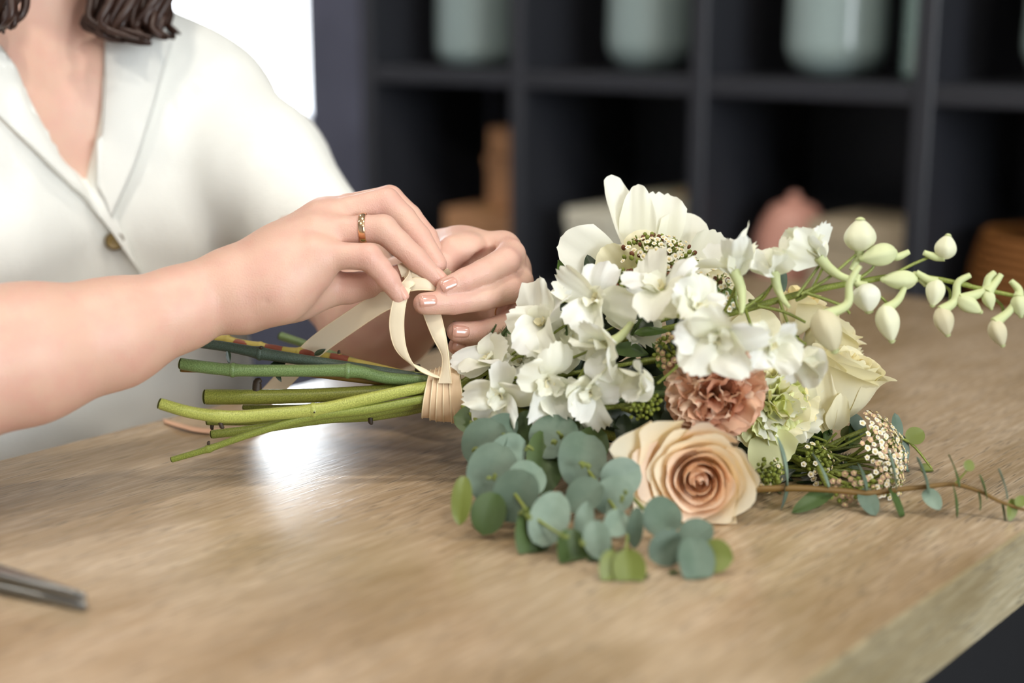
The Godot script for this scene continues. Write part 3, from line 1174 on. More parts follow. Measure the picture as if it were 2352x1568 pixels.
func lapel(shirt: Node3D, f: Field, base: Vector3, inner: Array, outer: Array) -> void:
	var rows := 28
	var cols := 9
	var v := PackedVector3Array()
	var ia := PackedVector3Array()
	var oa := PackedVector3Array()
	for p in inner:
		ia.append(Vector3(p[0], p[1], 0))
	for p in outer:
		oa.append(Vector3(p[0], p[1], 0))
	for j in rows:
		var s := float(j) / (rows - 1)
		var a := along(ia, s)
		var b := along(oa, s)
		for i in cols:
			var t := float(i) / (cols - 1)
			var q := a.lerp(b, t)
			var dir := (at_pixel(q.x, q.y, 1.0) - eye.origin).normalized()
			# under the fold the chest lies a little deeper: keep the cloth level with the shirt beside it
			var hit := f.hit(eye.origin, dir, 0.9, 1.5)
			v.append(hit)
	# even out the step at the opening
	for pass_ in 6:
		var w := v.duplicate()
		for j in range(1, rows - 1):
			for i in cols:
				var k := j * cols + i
				var l := v[j * cols + maxi(i - 1, 0)]
				var r := v[j * cols + mini(i + 1, cols - 1)]
				var m := (v[k] * 2.0 + l + r + v[k - cols] + v[k + cols]) / 6.0
				var d := (v[k] - eye.origin).normalized()
				w[k] = v[k] + d * (m - v[k]).dot(d)
		v = w
	var all := PackedVector3Array()
	var uv_n := PackedVector3Array()
	for k in v.size():
		var n := f.slope(v[k])
		if n.length_squared() < 0.5 or n.dot(torso_front) < 0.2:
			n = torso_front
		uv_n.append((n + torso_front * 0.6).normalized())
	for k in v.size():
		var i := k % cols
		var lift := 0.0045 + 0.004 * sin(PI * i / (cols - 1.0) * 0.5)
		all.append(v[k] + uv_n[k] * lift - base)
	for k in v.size():
		all.append(v[k] + uv_n[k] * 0.001 - base)
	var idx := grid_index(cols, rows)
	var back := grid_index(cols, rows, v.size(), false, true)
	var d0 := (all[1] - all[0]).cross(all[cols] - all[0])
	if d0.dot(torso_front) < 0:
		idx = grid_index(cols, rows, 0, false, true)
		back = grid_index(cols, rows, v.size())
	idx.append_array(back)
	for e in [0, cols - 1]:
		for j in rows - 1:
			var a := j * cols + int(e)
			var b := a + cols
			var o := v.size()
			idx.append_array([a, b, o + b, a, o + b, o + a])
	part(shirt, "lapel", mesh_of(all, idx), mats["linen"])


func along(p: PackedVector3Array, s: float) -> Vector3:
	var t := s * (p.size() - 1)
	var k := mini(int(t), p.size() - 2)
	return p[k].cubic_interpolate(p[k + 1], p[maxi(k - 1, 0)], p[mini(k + 2, p.size() - 1)], t - k)


func make_hair(base: Vector3) -> void:
	var hair := node(person, "hair", Transform3D(), "loose brown shoulder-length hair")
	# a cap over the head, hidden above the picture
	var f := Field.new(torso(0, 0.15, 0) - Vector3(0.16, 0.0, 0.16), torso(0, 0.15, 0) + Vector3(0.16, 0.34, 0.16), 0.008)
	f.cone(torso(0, 0.30, -0.035), torso(0, 0.36, -0.012), 0.085, 0.095, 0.02)
	f.cone(torso(0, 0.20, -0.06), torso(0, 0.30, -0.045), 0.07, 0.085, 0.02)
	var v := PackedVector3Array()
	var idx := PackedInt32Array()
	f.net(v, idx, base)
	part(hair, "hair_cap", mesh_of(v, idx), mats["hair"])
	# locks that fall on the shoulders
	var r := RandomNumberGenerator.new()
	r.seed = 31
	var groups := [
		[[330, -260, 1.12], [320, -120, 1.115], [285, -10, 1.105], [255, 60, 1.10], [300, 95, 1.098], 62, 30],
		[[390, -240, 1.14], [380, -100, 1.135], [345, 0, 1.12], [330, 55, 1.11], [350, 92, 1.105], 45, 22],
		[[10, -260, 1.06], [-10, -120, 1.055], [5, -20, 1.05], [-5, 35, 1.05], [-25, 75, 1.05], 42, 22],
	]
	for g in groups:
		for n in int(g[6] * 2.2):
			var off: Vector2 = Vector2(r.randfn(0, 0.45), r.randfn(0, 0.35)) * g[5]
			var dz := r.randfn(0, 0.013)
			var ph := r.randf() * TAU
			var amp := r.randf_range(6.0, 16.0)
			var curl := r.randf_range(-1.0, 1.0)
			var pts := PackedVector3Array()
			var rad := PackedFloat32Array()
			for k in 9:
				var s := k / 2.0
				var lo := mini(int(s), 3)
				var w := s - lo
				var q0: Array = g[lo]
				var q1: Array = g[lo + 1]
				var sp: float = 1.0 if k < 6 else [0.95, 0.85, 0.7][k - 6]
				var x: float = lerpf(q0[0], q1[0], w) + off.x * sp + sin(ph + k * 0.85) * amp + (curl * 14.0 * (k - 6) if k > 6 else 0.0)
				var y: float = lerpf(q0[1], q1[1], w) + off.y * 0.45 * sp - (7.0 * (k - 7) if k > 7 else 0.0)
				pts.append(at_pixel(x, y, lerpf(q0[2], q1[2], w) + dz * sp + 0.003 * cos(ph + k)) - base)
				rad.append([0.0028, 0.0030, 0.0032, 0.0033, 0.0034, 0.0034, 0.0030, 0.0023, 0.0008][k])
			part(hair, "lock", tube(smooth(pts, 3), smooth_f(rad, 3), 6), mats["hair"])


# ---------------------------------------------------------------- petals, leaves and flowers
# A flower is built round its own +Y axis, which points out of its face; sizes in metres.

# One petal: it leaves the axis at angle p0 over the horizon and ends at angle p1.
func petal(length: float, width: float, p0: float, p1: float, cup: float, ruffle: float, waves: float, tip: float, jag: float, sd: int, nu := 11, nv := 10, foot := 0.28) -> ArrayMesh:
	var r := RandomNumberGenerator.new()
	r.seed = sd * 977 + 13
	var ph := r.randf() * TAU
	var ph2 := r.randf() * TAU
	var lean := r.randf_range(-0.12, 0.12)
	var steps := 24
	var line := PackedVector2Array([Vector2.ZERO])
	var ang := PackedFloat32Array([p0])
	for k in steps:
		var a := lerpf(p0, p1, (k + 0.5) / steps)
		line.append(line[k] + Vector2(cos(a), sin(a)) * length * 1.2 / steps)
		ang.append(lerpf(p0, p1, (k + 1.0) / steps))
	var v := PackedVector3Array()
	var uv := PackedVector2Array()
	for j in nv:
		var t := float(j) / (nv - 1)
		var wide := foot + (1.0 - foot) * pow(sin(minf(t * 1.18, 1.0) * PI / 2.0), 0.9)
		for i in nu:
			var u := -1.0 + 2.0 * i / (nu - 1)
			var nick := 1.0 + jag * (sin(u * 17.0 + ph) * 0.5 + sin(u * 31.0 + ph2) * 0.5) * t
			var s := t * (1.0 - tip * pow(absf(u), 2.4)) * nick / 1.2
			var q := clampf(s, 0.0, 1.0) * steps
			var k := mini(int(q), steps - 1)
			var c := line[k].lerp(line[k + 1], q - k)
			var a := lerpf(ang[k], ang[k + 1], q - k)
			var edge := 0.35 + 0.65 * absf(u)
			var d := cup * width * 0.5 * u * u * wide + ruffle * pow(t, 1.6) * edge * (sin(u * waves * PI + ph) + 0.45 * sin(u * waves * 2.3 * PI + ph2 + t * 3.0)) + ruffle * 0.3 * sin(t * 7.0 + ph2)
			var z := u * width * 0.5 * wide + lean * length * t * t
			v.append(Vector3(c.x - sin(a) * d, c.y + cos(a) * d, z))
			uv.append(Vector2(u * 0.5 + 0.5, t))
	return mesh_of(v, grid_index(nu, nv), uv)


# One petal of a rose: a piece of a cup round the axis.
func cup_petal(radius: float, height: float, half: float, flare: float, roll: float, sd: int, nu := 15, nv := 14) -> ArrayMesh:
	var r := RandomNumberGenerator.new()
	r.seed = sd * 613 + 5
	var ph := r.randf() * TAU
	var twist := r.randf_range(0.05, 0.13)
	var dip := r.randf_range(0.10, 0.22)
	var point := r.randf_range(0.0, 0.05)
	var v := PackedVector3Array()
	var uv := PackedVector2Array()
	for j in nv:
		var t := float(j) / (nv - 1)
		for i in nu:
			var u := -1.0 + 2.0 * i / (nu - 1)
			var s := t * (1.0 - dip * pow(absf(u), 2.6)) * (1.0 + 0.02 * sin(u * 6.0 + ph) * t + point * (1.0 - minf(absf(u) * 5.0, 1.0)))
			var belly := pow(sin(minf(s * 1.45, 1.0) * PI / 2.0), 0.75)
			var rad := radius * (0.10 + 0.90 * belly) * (1.0 + twist * u)
			var y := height * s
			var over := maxf(s - 0.62, 0.0) / 0.38
			rad += flare * over * over * (1.0 + 0.25 * sin(u * 4.0 + ph))
			y -= roll * over * over * over * (0.6 + 0.4 * u * u)
			var a := u * half * (0.45 + 0.55 * sin(minf(s * 1.3, 1.0) * PI / 2.0))
			v.append(Vector3(cos(a) * rad, y, sin(a) * rad))
			uv.append(Vector2(u * 0.5 + 0.5, t))
	return mesh_of(v, grid_index(nu, nv), uv)


func about_y(a: float, up := 0.0) -> Transform3D:
	return Transform3D(Basis(Vector3.UP, a), Vector3(0, up, 0))


# Where a flower stands: picture place and distance, and the way it faces in lens axes (right, up, towards the lens).
func place(x: float, y: float, d: float, facing: Vector3, roll := 0.0, scale := 1.0) -> Transform3D:
	var b := basis_facing(eye.basis * facing, roll)
	return Transform3D(b.scaled_local(Vector3.ONE * scale), at_pixel(x, y, d) - bouquet.position)


func flower(called: String, label: String, at: Transform3D) -> Node3D:
	return node(bouquet, called, at, label)


func stem_to(parent: Node3D, from: Vector3, to: Vector3, r0: float, r1: float, mat: String, sag := 0.0, called := "stem") -> void:
	var inv := parent.transform.affine_inverse()
	var mid := from.lerp(to, 0.5) + Vector3(0, sag, 0)
	var pts := PackedVector3Array([inv * (from - bouquet.position), inv * (mid - bouquet.position), inv * (to - bouquet.position)])
	var k := 1.0 / parent.transform.basis.get_scale().x
	part(parent, called, tube(smooth(pts, 6), smooth_f(PackedFloat32Array([r0 * k, (r0 + r1) / 2 * k, r1 * k]), 6), 8), mats[mat])


var bind := Vector3.ZERO     # where the ribbon holds the stems

func make_plant_materials() -> void:
	leafy("white_petal", Color(0.94, 0.94, 0.895), Color(0.80, 0.80, 0.68), 0.55)
	leafy("cool_petal", Color(0.93, 0.93, 0.91), Color(0.72, 0.74, 0.66), 0.55)
	leafy("cream_petal", Color(0.95, 0.93, 0.81), Color(0.74, 0.70, 0.48), 0.5)
	leafy("yellow_petal", Color(0.94, 0.89, 0.68), Color(0.72, 0.64, 0.36), 0.5)
	leafy("lime_petal", Color(0.92, 0.93, 0.73), Color(0.70, 0.72, 0.40), 0.5)
	leafy("peach_petal", Color(0.97, 0.91, 0.83), Color(0.92, 0.78, 0.62), 0.5)
	leafy("peach_outer", Color(0.97, 0.94, 0.84), Color(0.90, 0.80, 0.60), 0.5)
	leafy("peach_heart", Color(0.98, 0.92, 0.85), Color(0.94, 0.80, 0.66), 0.5)
	leafy("tan_petal", Color(0.87, 0.70, 0.58), Color(0.62, 0.42, 0.31), 0.6)
	leafy("tan_pale", Color(0.91, 0.79, 0.68), Color(0.66, 0.50, 0.38), 0.6)
	leafy("tan_deep", Color(0.81, 0.61, 0.50), Color(0.56, 0.34, 0.25), 0.6)
	leafy("eye_petal", Color(0.92, 0.90, 0.78), Color(0.6, 0.56, 0.40), 0.6)
	leafy("spur_green", Color(0.79, 0.82, 0.61), Color(0.50, 0.53, 0.30), 0.6)
	leafy("bud_green", Color(0.82, 0.84, 0.66), Color(0.52, 0.55, 0.36), 0.65)
	leafy("bud_cream", Color(0.89, 0.89, 0.77), Color(0.6, 0.6, 0.46), 0.65)
	leafy("bud_mauve", Color(0.81, 0.78, 0.65), Color(0.5, 0.48, 0.34), 0.65)
	var e := leafy("eucalyptus", Color(0.36, 0.43, 0.36), Color(0.10, 0.16, 0.07), 0.55)
	blotches(e, Color(0.88, 0.91, 0.90), Color(1, 1, 1), 0.02, 12.0, 42)
	var e2 := leafy("eucalyptus_pale", Color(0.48, 0.55, 0.48), Color(0.14, 0.2, 0.1), 0.55)
	blotches(e2, Color(0.90, 0.92, 0.91), Color(1, 1, 1), 0.02, 12.0, 43)
	leafy("eucalyptus_dark", Color(0.26, 0.34, 0.16), Color(0.14, 0.2, 0.04), 0.5)
	leafy("eucalyptus_lime", Color(0.41, 0.45, 0.18), Color(0.2, 0.24, 0.06), 0.5)
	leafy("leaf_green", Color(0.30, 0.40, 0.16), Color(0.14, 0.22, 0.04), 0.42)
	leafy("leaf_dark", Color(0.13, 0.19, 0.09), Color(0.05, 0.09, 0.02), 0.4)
	leafy("fern_green", Color(0.22, 0.30, 0.10), Color(0.08, 0.12, 0.02), 0.55)
	plain("stem_green", Color(0.58, 0.62, 0.29), 0.4)
	plain("stem_light", Color(0.74, 0.76, 0.40), 0.36)
	plain("stem_olive", Color(0.58, 0.59, 0.26), 0.42)
	plain("stem_grey", Color(0.30, 0.36, 0.32), 0.5)
	plain("stem_jade", Color(0.49, 0.59, 0.38), 0.38)
	plain("stem_brown", Color(0.44, 0.33, 0.13), 0.5)
	plain("stem_red", Color(0.52, 0.27, 0.19), 0.5)
	plain("stem_yellow", Color(0.70, 0.63, 0.30), 0.5)
	plain("stem_cut", Color(0.60, 0.62, 0.36), 0.7)
	plain("knob_dark", Color(0.20, 0.15, 0.09), 0.6)
	for k in ["stem_green", "stem_light", "stem_olive", "stem_grey", "stem_jade"]:
		blotches(mats[k], Color(0.72, 0.74, 0.66), Color(1, 1, 1), 0.06, 60.0, 44)
	leafy("floret_white", Color(0.93, 0.91, 0.84), Color(0.4, 0.38, 0.32), 0.6)
	leafy("floret_pink", Color(0.80, 0.66, 0.55), Color(0.3, 0.22, 0.16), 0.6)
	plain("floret_eye", Color(0.89, 0.82, 0.60), 0.7)
	plain("floret_bud", Color(0.50, 0.54, 0.20), 0.6)
	plain("floret_tip", Color(0.42, 0.24, 0.12), 0.6)


# ---- delphinium

func floret(label: String, x: float, y: float, d: float, facing: Vector3, size: float, sd: int, open := 1.0, spur := true, mat := "white_petal") -> Node3D:
	var r := RandomNumberGenerator.new()
	r.seed = sd
	var t := flower("delphinium_floret", label, place(x, y, d, facing, r.randf() * TAU, size))
	var n := 5
	for k in n:
		var a := TAU * k / n + r.randf_range(-0.3, 0.3)
		var len := r.randf_range(0.022, 0.031)
		var wid := r.randf_range(0.018, 0.027)
		var p0 := lerpf(1.3, 0.85, open) + r.randf_range(-0.15, 0.15)
		var p1 := lerpf(1.2, 0.05, open) + r.randf_range(-0.75, 0.45)
		var at := about_y(a)
		at.basis = at.basis * Basis(Vector3.RIGHT, r.randf_range(-0.55, 0.55))
		part(t, "petal", petal(len, wid, p0, p1, r.randf_range(-0.1, 0.45), r.randf_range(0.0018, 0.0042), r.randf_range(0.6, 1.9), r.randf_range(0.2, 0.55), r.randf_range(0.03, 0.10), sd * 31 + k, 17, 13, 0.22), mats[mat if k % 3 else "cool_petal"], at)
	for k in 1 + sd % 2:
		var a := TAU * k / 2 + r.randf_range(-0.9, 0.9)
		part(t, "inner_petal", petal(r.randf_range(0.013, 0.018), r.randf_range(0.011, 0.016), 1.4, 0.5 + r.randf_range(-0.4, 0.3), 0.3, 0.0022, 1.8, 0.35, 0.05, sd * 13 + k, 13, 10, 0.25), mats[mat], about_y(a, 0.001))
	for k in 3:
		var a := TAU * k / 3 + r.randf_range(-0.3, 0.3)
		part(t, "eye_petal", petal(0.0075, 0.0055, 1.35, 0.8, 0.3, 0.0007, 1.6, 0.4, 0.05, sd * 17 + k, 7, 6), mats["eye_petal"], about_y(a, 0.001))
	if spur:
		var s := r.randf_range(0.7, 1.1)
		var pts := PackedVector3Array([Vector3(0, 0.003, 0), Vector3(0.001, -0.006, 0), Vector3(0.006 * s, -0.014, 0.001), Vector3(0.013 * s, -0.019, 0.002)])
		part(t, "spur", tube(smooth(pts, 5), smooth_f(PackedFloat32Array([0.0035, 0.0030, 0.0022, 0.0012]), 5), 9), mats["spur_green"])
	return t


func bud(x: float, y: float, d: float, rx: float, ry: float, lean: float, spur: Array, mat: String, sd: int, label: String) -> void:
	# an egg with five soft ridges; rx and ry are half sizes in the picture, lean turns it clockwise
	var k := d / FOCAL
	var dir := Vector3(sin(lean), -cos(lean), 0.12)
	var t := flower("delphinium_bud", label, place(x, y, d, dir))
	var n := 20
	var rows := 13
	var v := PackedVector3Array()
	for j in rows:
		var s := float(j) / (rows - 1)
		var rad := rx * k * pow(sin(PI * pow(s, 0.85)), 0.75) * (1.0 - 0.12 * s)
		for i in n:
			var a := TAU * i / n
			var ridge := 1.0 + 0.07 * cos(a * 5.0 + s * 1.5 + sd)
			v.append(Vector3(cos(a) * rad * ridge, (s * 2.0 - 1.0) * ry * k, -sin(a) * rad * ridge))
	part(t, "bud_body", mesh_of(v, grid_index(n, rows, 0, true)), mats[mat])
	part(t, "bud_tip", tube(PackedVector3Array([Vector3(0, ry * k * 0.90, 0), Vector3(0, ry * k * 1.03, 0)]), PackedFloat32Array([rx * k * 0.34, rx * k * 0.14]), 8), mats["spur_green"])
	if spur.size():
		var pts := PackedVector3Array([Vector3(0, -ry * k * 0.7, 0)])
		for p in spur:
			pts.append(t.transform.affine_inverse() * (at_pixel(p[0], p[1], d + 0.002) - bouquet.position))
		var rad := PackedFloat32Array([0.0036])
		for q in spur.size():
			rad.append(lerpf(0.0033, 0.0018, (q + 1.0) / spur.size()))
		part(t, "spur", tube(smooth(pts, 6), smooth_f(rad, 6), 9), mats["spur_green"])


# ---- roses, carnation, peony

func rose(label: String, at: Transform3D, n: int, r_max: float, height: float, heart: String, mid: String, outer: String, sd: int) -> Node3D:
	var t := flower("rose", label, at)
	var r := RandomNumberGenerator.new()
	r.seed = sd
	for k in n:
		var s := float(k) / (n - 1)
		var rad := 0.0020 + (r_max - 0.0020) * pow(s, 0.95)
		var h := height * (0.90 + 0.10 * sin(s * 2.2)) - 0.004 * s * s + r.randf_range(-0.0012, 0.0012)
		var half := lerpf(1.9, 0.92, pow(s, 0.5))
		var flare := lerpf(-0.0022, r_max * 0.36, pow(s, 1.4))
		var m := heart if s < 0.22 else mid if s < 0.72 else outer
		part(t, "petal", cup_petal(rad, h, half, flare, lerpf(0.0, height * 0.16, s * s), sd * 53 + k), mats[m], about_y(k * 2.39996 + r.randf_range(-0.2, 0.2)))
	for k in 5:
		part(t, "sepal", petal(0.020, 0.007, -0.6, -1.2, 0.3, 0.0008, 1.0, 0.75, 0.02, sd + k, 5, 7), mats["leaf_green"], about_y(TAU * k / 5.0, 0.001))
	part(t, "hip", tube(smooth(PackedVector3Array([Vector3(0, 0.004, 0), Vector3(0, -0.004, 0), Vector3(0, -0.014, 0)]), 4), smooth_f(PackedFloat32Array([0.0055, 0.006, 0.0025]), 4), 10), mats["leaf_green"])
	return t


func frilled(called: String, label: String, at: Transform3D, n: int, radius: float, palette: Array, ruffle: float, jag: float, sd: int) -> Node3D:
	var t := flower(called, label, at)
	var r := RandomNumberGenerator.new()
	r.seed = sd
	for k in n:
		var s := (k + 0.5) / n
		var len := radius * lerpf(0.86, 1.06, s) * r.randf_range(0.9, 1.1)
		var wid := radius * r.randf_range(0.75, 1.15)
		var tilt := lerpf(1.50, 0.02, pow(s, 0.8))
		var p0 := tilt + 0.30 + r.randf_range(-0.15, 0.15)
		var p1 := tilt - 0.35 + r.randf_range(-0.3, 0.3)
		part(t, "petal", petal(len, wid, p0, p1, r.randf_range(-0.1, 0.45), ruffle * r.randf_range(0.7, 1.35), r.randf_range(1.8, 3.6), 0.16, jag, sd * 71 + k, 17, 11, 0.16), mats[palette[r.randi() % palette.size()]], about_y(k * 2.39996 + r.randf_range(-0.3, 0.3)))
	part(t, "calyx", tube(smooth(PackedVector3Array([Vector3(0, 0.006, 0), Vector3(0, -0.006, 0), Vector3(0, -0.018, 0)]), 4), smooth_f(PackedFloat32Array([0.006, 0.0055, 0.003]), 4), 10), mats["stem_jade"])
	return t


# A single petal from base to tip, both as picture places with distances; 'bend' arches it to the lens.
func lone_petal(parent: Node3D, base: Array, tip_: Array, width_px: float, bend: float, ruffle: float, tip: float, jag: float, mat: String, sd: int, roll := 0.0) -> void:
	var a := at_pixel(base[0], base[1], base[2]) - bouquet.position
	var b := at_pixel(tip_[0], tip_[1], tip_[2]) - bouquet.position
	var x := (b - a).normalized()
	var n := eye.basis.z.rotated(x, roll)
	var y := (n - x * n.dot(x)).normalized()
	var t := Transform3D(Basis(x, y, x.cross(y)), a)
	part(parent, "petal", petal((b - a).length() * 1.02, width_px * base[2] / FOCAL, bend, -bend, 0.25, ruffle, 1.6, tip, jag, sd, 17, 14, 0.3), mats[mat], parent.transform.affine_inverse() * t)


# ---- leaves

# A leaf from its stalk end to its tip along +X, face to +Y: 'shape' 0 is a disc with a small point, 1 a lance.
func leaf_mesh(length: float, width: float, shape: float, fold: float, droop: float, sd: int) -> ArrayMesh:
	var r := RandomNumberGenerator.new()
	r.seed = sd
	var nu := 9
	var nv := 13
	var ph := r.randf() * TAU
	var v := PackedVector3Array()
	var uv := PackedVector2Array()
	for side in 2:
		for j in nv:
			var t := float(j) / (nv - 1)
			var disc := sqrt(maxf(1.0 - pow(2.0 * t - 0.96, 2.0) * 0.98, 0.0)) if t < 0.97 else 0.02
			var lance := pow(sin(PI * pow(t, 0.75)), 0.85)
			var w := lerpf(disc, lance, shape) * width * 0.5
			for i in nu:
				var u := -1.0 + 2.0 * i / (nu - 1)
				var y := fold * absf(u) * w - droop * length * t * t + 0.012 * length * sin(t * 5.0 + u * 2.0 + ph) - 0.0004 * side * (1.0 - u * u) * 1.2
				v.append(Vector3(t * length, y, u * w))
				uv.append(Vector2(t, u * 0.5 + 0.5))
	var idx := grid_index(nu, nv, 0, false, true)
	idx.append_array(grid_index(nu, nv, nu * nv))
	return mesh_of(v, idx, uv)


func leaf_at(parent: Node3D, x: float, y: float, d: float, length_px: float, width_px: float, toward: float, facing: Vector3, mat: String, shape: float, sd: int, droop := 0.1, fold := 0.15) -> void:
	# x, y: the leaf's middle; 'toward' is the picture angle its tip points at (0 right, 90 down)
	var k := d / FOCAL
	var a := deg_to_rad(toward)
	var dir := eye.basis * Vector3(cos(a), -sin(a), 0)
	var n := eye.basis * facing
	n = n.normalized()
	var xax := (dir - n * dir.dot(n)).normalized()
	var len := length_px * k / maxf((dir - n * dir.dot(n)).length(), 0.45)
	var b := Basis(xax, n, xax.cross(n))
	var at := at_pixel(x, y, d) - bouquet.position - xax * len * 0.5
	part(parent, "leaf", leaf_mesh(len, width_px * k, shape, fold, droop, sd), mats[mat], parent.transform.affine_inverse() * Transform3D(b, at))


# A feathery leaf: a rib with many small leaflets.
func fern(parent: Node3D, from: Array, to: Array, span_px: float, mat: String, sd: int) -> void:
	var a := at_pixel(from[0], from[1], from[2]) - bouquet.position
	var b := at_pixel(to[0], to[1], to[2]) - bouquet.position
	var x := (b - a).normalized()
	var side := x.cross(eye.basis.z).normalized()
	var r := RandomNumberGenerator.new()
	r.seed = sd
	var v := PackedVector3Array()
	var idx := PackedInt32Array()
	var n := 18
	var span: float = span_px * from[2] / FOCAL
	for k in n:
		var t := (k + 0.5) / n
		var at := a.lerp(b, t)
		for s in [-1.0, 1.0]:
			var len := span * 0.5 * (1.0 - 0.75 * t) * r.randf_range(0.8, 1.2)
			var dir: Vector3 = (side * s * 0.9 + x * 0.7 + eye.basis.z * r.randf_range(-0.6, 0.6)).normalized()
			for q in 3:
				var d2 := dir.rotated(eye.basis.z, (q - 1) * 0.5)
				var l2 := len * (1.0 if q == 1 else 0.65)
				var across := d2.cross(eye.basis.z).normalized() * span * 0.025
				var up := eye.basis.z * span * 0.02
				var o := v.size()
				v.append_array([at - across, at + across, at + d2 * l2 * 0.6 + up, at + d2 * l2])
				idx.append_array([o, o + 1, o + 2, o + 1, o + 3, o + 2, o + 2, o + 3, o])
	part(parent, "fern_leaf", mesh_of(v, idx), mats[mat], parent.transform.affine_inverse())
	part(parent, "fern_rib", tube(PackedVector3Array([a, a.lerp(b, 0.5), b]), PackedFloat32Array([0.0008, 0.0006, 0.0003]), 6), mats[mat], parent.transform.affine_inverse())


# ---- yarrow

var yarrow_parts := {}

func yarrow(label: String, at: Transform3D, radius: float, dome: float, n: int, kinds: Array, sd: int, thick := 0.0) -> Node3D:
	if yarrow_parts.is_empty():
		for kind in ["floret_white", "floret_pink"]:
			var st := SurfaceTool.new()
			st.begin(Mesh.PRIMITIVE_TRIANGLES)
			for k in 5:
				st.append_from(petal(0.0021, 0.0020, 0.5, 0.0, 0.2, 0.0001, 1.0, 0.3, 0.05, k, 5, 4, 0.5), 0, about_y(TAU * k / 5.0))
			yarrow_parts[kind] = st.commit()
		yarrow_parts["eye"] = lathe(PackedVector2Array([Vector2(0.0010, 0.0002), Vector2(0.0008, 0.0009), Vector2(0.0001, 0.0012)]), 8)
		yarrow_parts["bud"] = lathe(PackedVector2Array([Vector2(0.0004, -0.0022), Vector2(0.0012, -0.0012), Vector2(0.0014, 0.0), Vector2(0.0010, 0.0011), Vector2(0.0001, 0.0015)]), 8)
	var t := flower("yarrow", label, at)
	var r := RandomNumberGenerator.new()
	r.seed = sd
	for k in n:
		var s := sqrt((k + 0.5) / n)
		var a := k * 2.39996
		var p := Vector3(cos(a) * s * radius, dome * (1.0 - s * s) + r.randf_range(-0.0008, 0.0008) - thick * r.randf(), sin(a) * s * radius)
		if (at * p + bouquet.position).y < TABLE_Y + 0.0022:
			continue
		var up := (Vector3(p.x * dome / radius * 1.6, radius * 0.8, p.z * dome / radius * 1.6)).normalized()
		up = (up + Vector3(r.randf_range(-0.25, 0.25), 0, r.randf_range(-0.25, 0.25))).normalized()
		var kind: String = kinds[r.randi() % kinds.size()]
		var tr := Transform3D(basis_facing(up, r.randf() * TAU).scaled_local(Vector3.ONE * r.randf_range(0.85, 1.2)), p)
		if kind == "bud":
			part(t, "flower_bud", yarrow_parts["bud"], mats["floret_bud"], tr)
		elif kind == "tip":
			part(t, "flower_bud", yarrow_parts["bud"], mats["floret_tip"], tr)
		else:
			part(t, "floret", yarrow_parts[kind], mats[kind], tr)
			part(t, "floret_eye", yarrow_parts["eye"], mats["floret_eye"], tr)
	# branches that carry the florets
	for k in 11:
		var s := sqrt((k + 0.5) / 11.0) * 0.85
		var a := k * 2.39996
		var p := Vector3(cos(a) * s * radius, dome * (1.0 - s * s) - 0.002, sin(a) * s * radius)
		var low := Vector3(p.x * 0.1, -radius * 0.9, p.z * 0.1)
		if minf((at * p).y, (at * low).y) + bouquet.position.y < TABLE_Y + 0.002:
			continue
		part(t, "branch", tube(smooth(PackedVector3Array([low, low.lerp(p, 0.5) * Vector3(0.8, 1, 0.8), p]), 4), smooth_f(PackedFloat32Array([0.0009, 0.0008, 0.0007]), 4), 6), mats["stem_green"])
		for q in 4:
			var e := p + Vector3(r.randf_range(-1, 1), r.randf_range(-0.3, 0.6), r.randf_range(-1, 1)) * radius * 0.2
			if (at * e).y + bouquet.position.y < TABLE_Y + 0.002:
				continue
			part(t, "twig", tube(PackedVector3Array([p.lerp(low, 0.15), e]), PackedFloat32Array([0.0005, 0.0005]), 5), mats["stem_green"])
	return t



# What would sink into the counter lies flat on it instead.
func rest_on_table() -> void:
	for c: MeshInstance3D in bouquet.find_children("*", "MeshInstance3D", true, false):
		var world := c.global_transform
		var arrays := c.mesh.surface_get_arrays(0)
		var v: PackedVector3Array = arrays[Mesh.ARRAY_VERTEX]
		var low := false
		for k in v.size():
			var p := world * v[k]
			if p.y < TABLE_Y + 0.0008:
				low = true
				p.y = TABLE_Y + 0.0008 + (TABLE_Y + 0.0008 - p.y) * 0.04
				v[k] = world.affine_inverse() * p
		if low:
			var uv := PackedVector2Array()
			if arrays[Mesh.ARRAY_TEX_UV] != null:
				uv = arrays[Mesh.ARRAY_TEX_UV]
			c.mesh = mesh_of(v, arrays[Mesh.ARRAY_INDEX], uv)


# ---------------------------------------------------------------- the bouquet, laid out

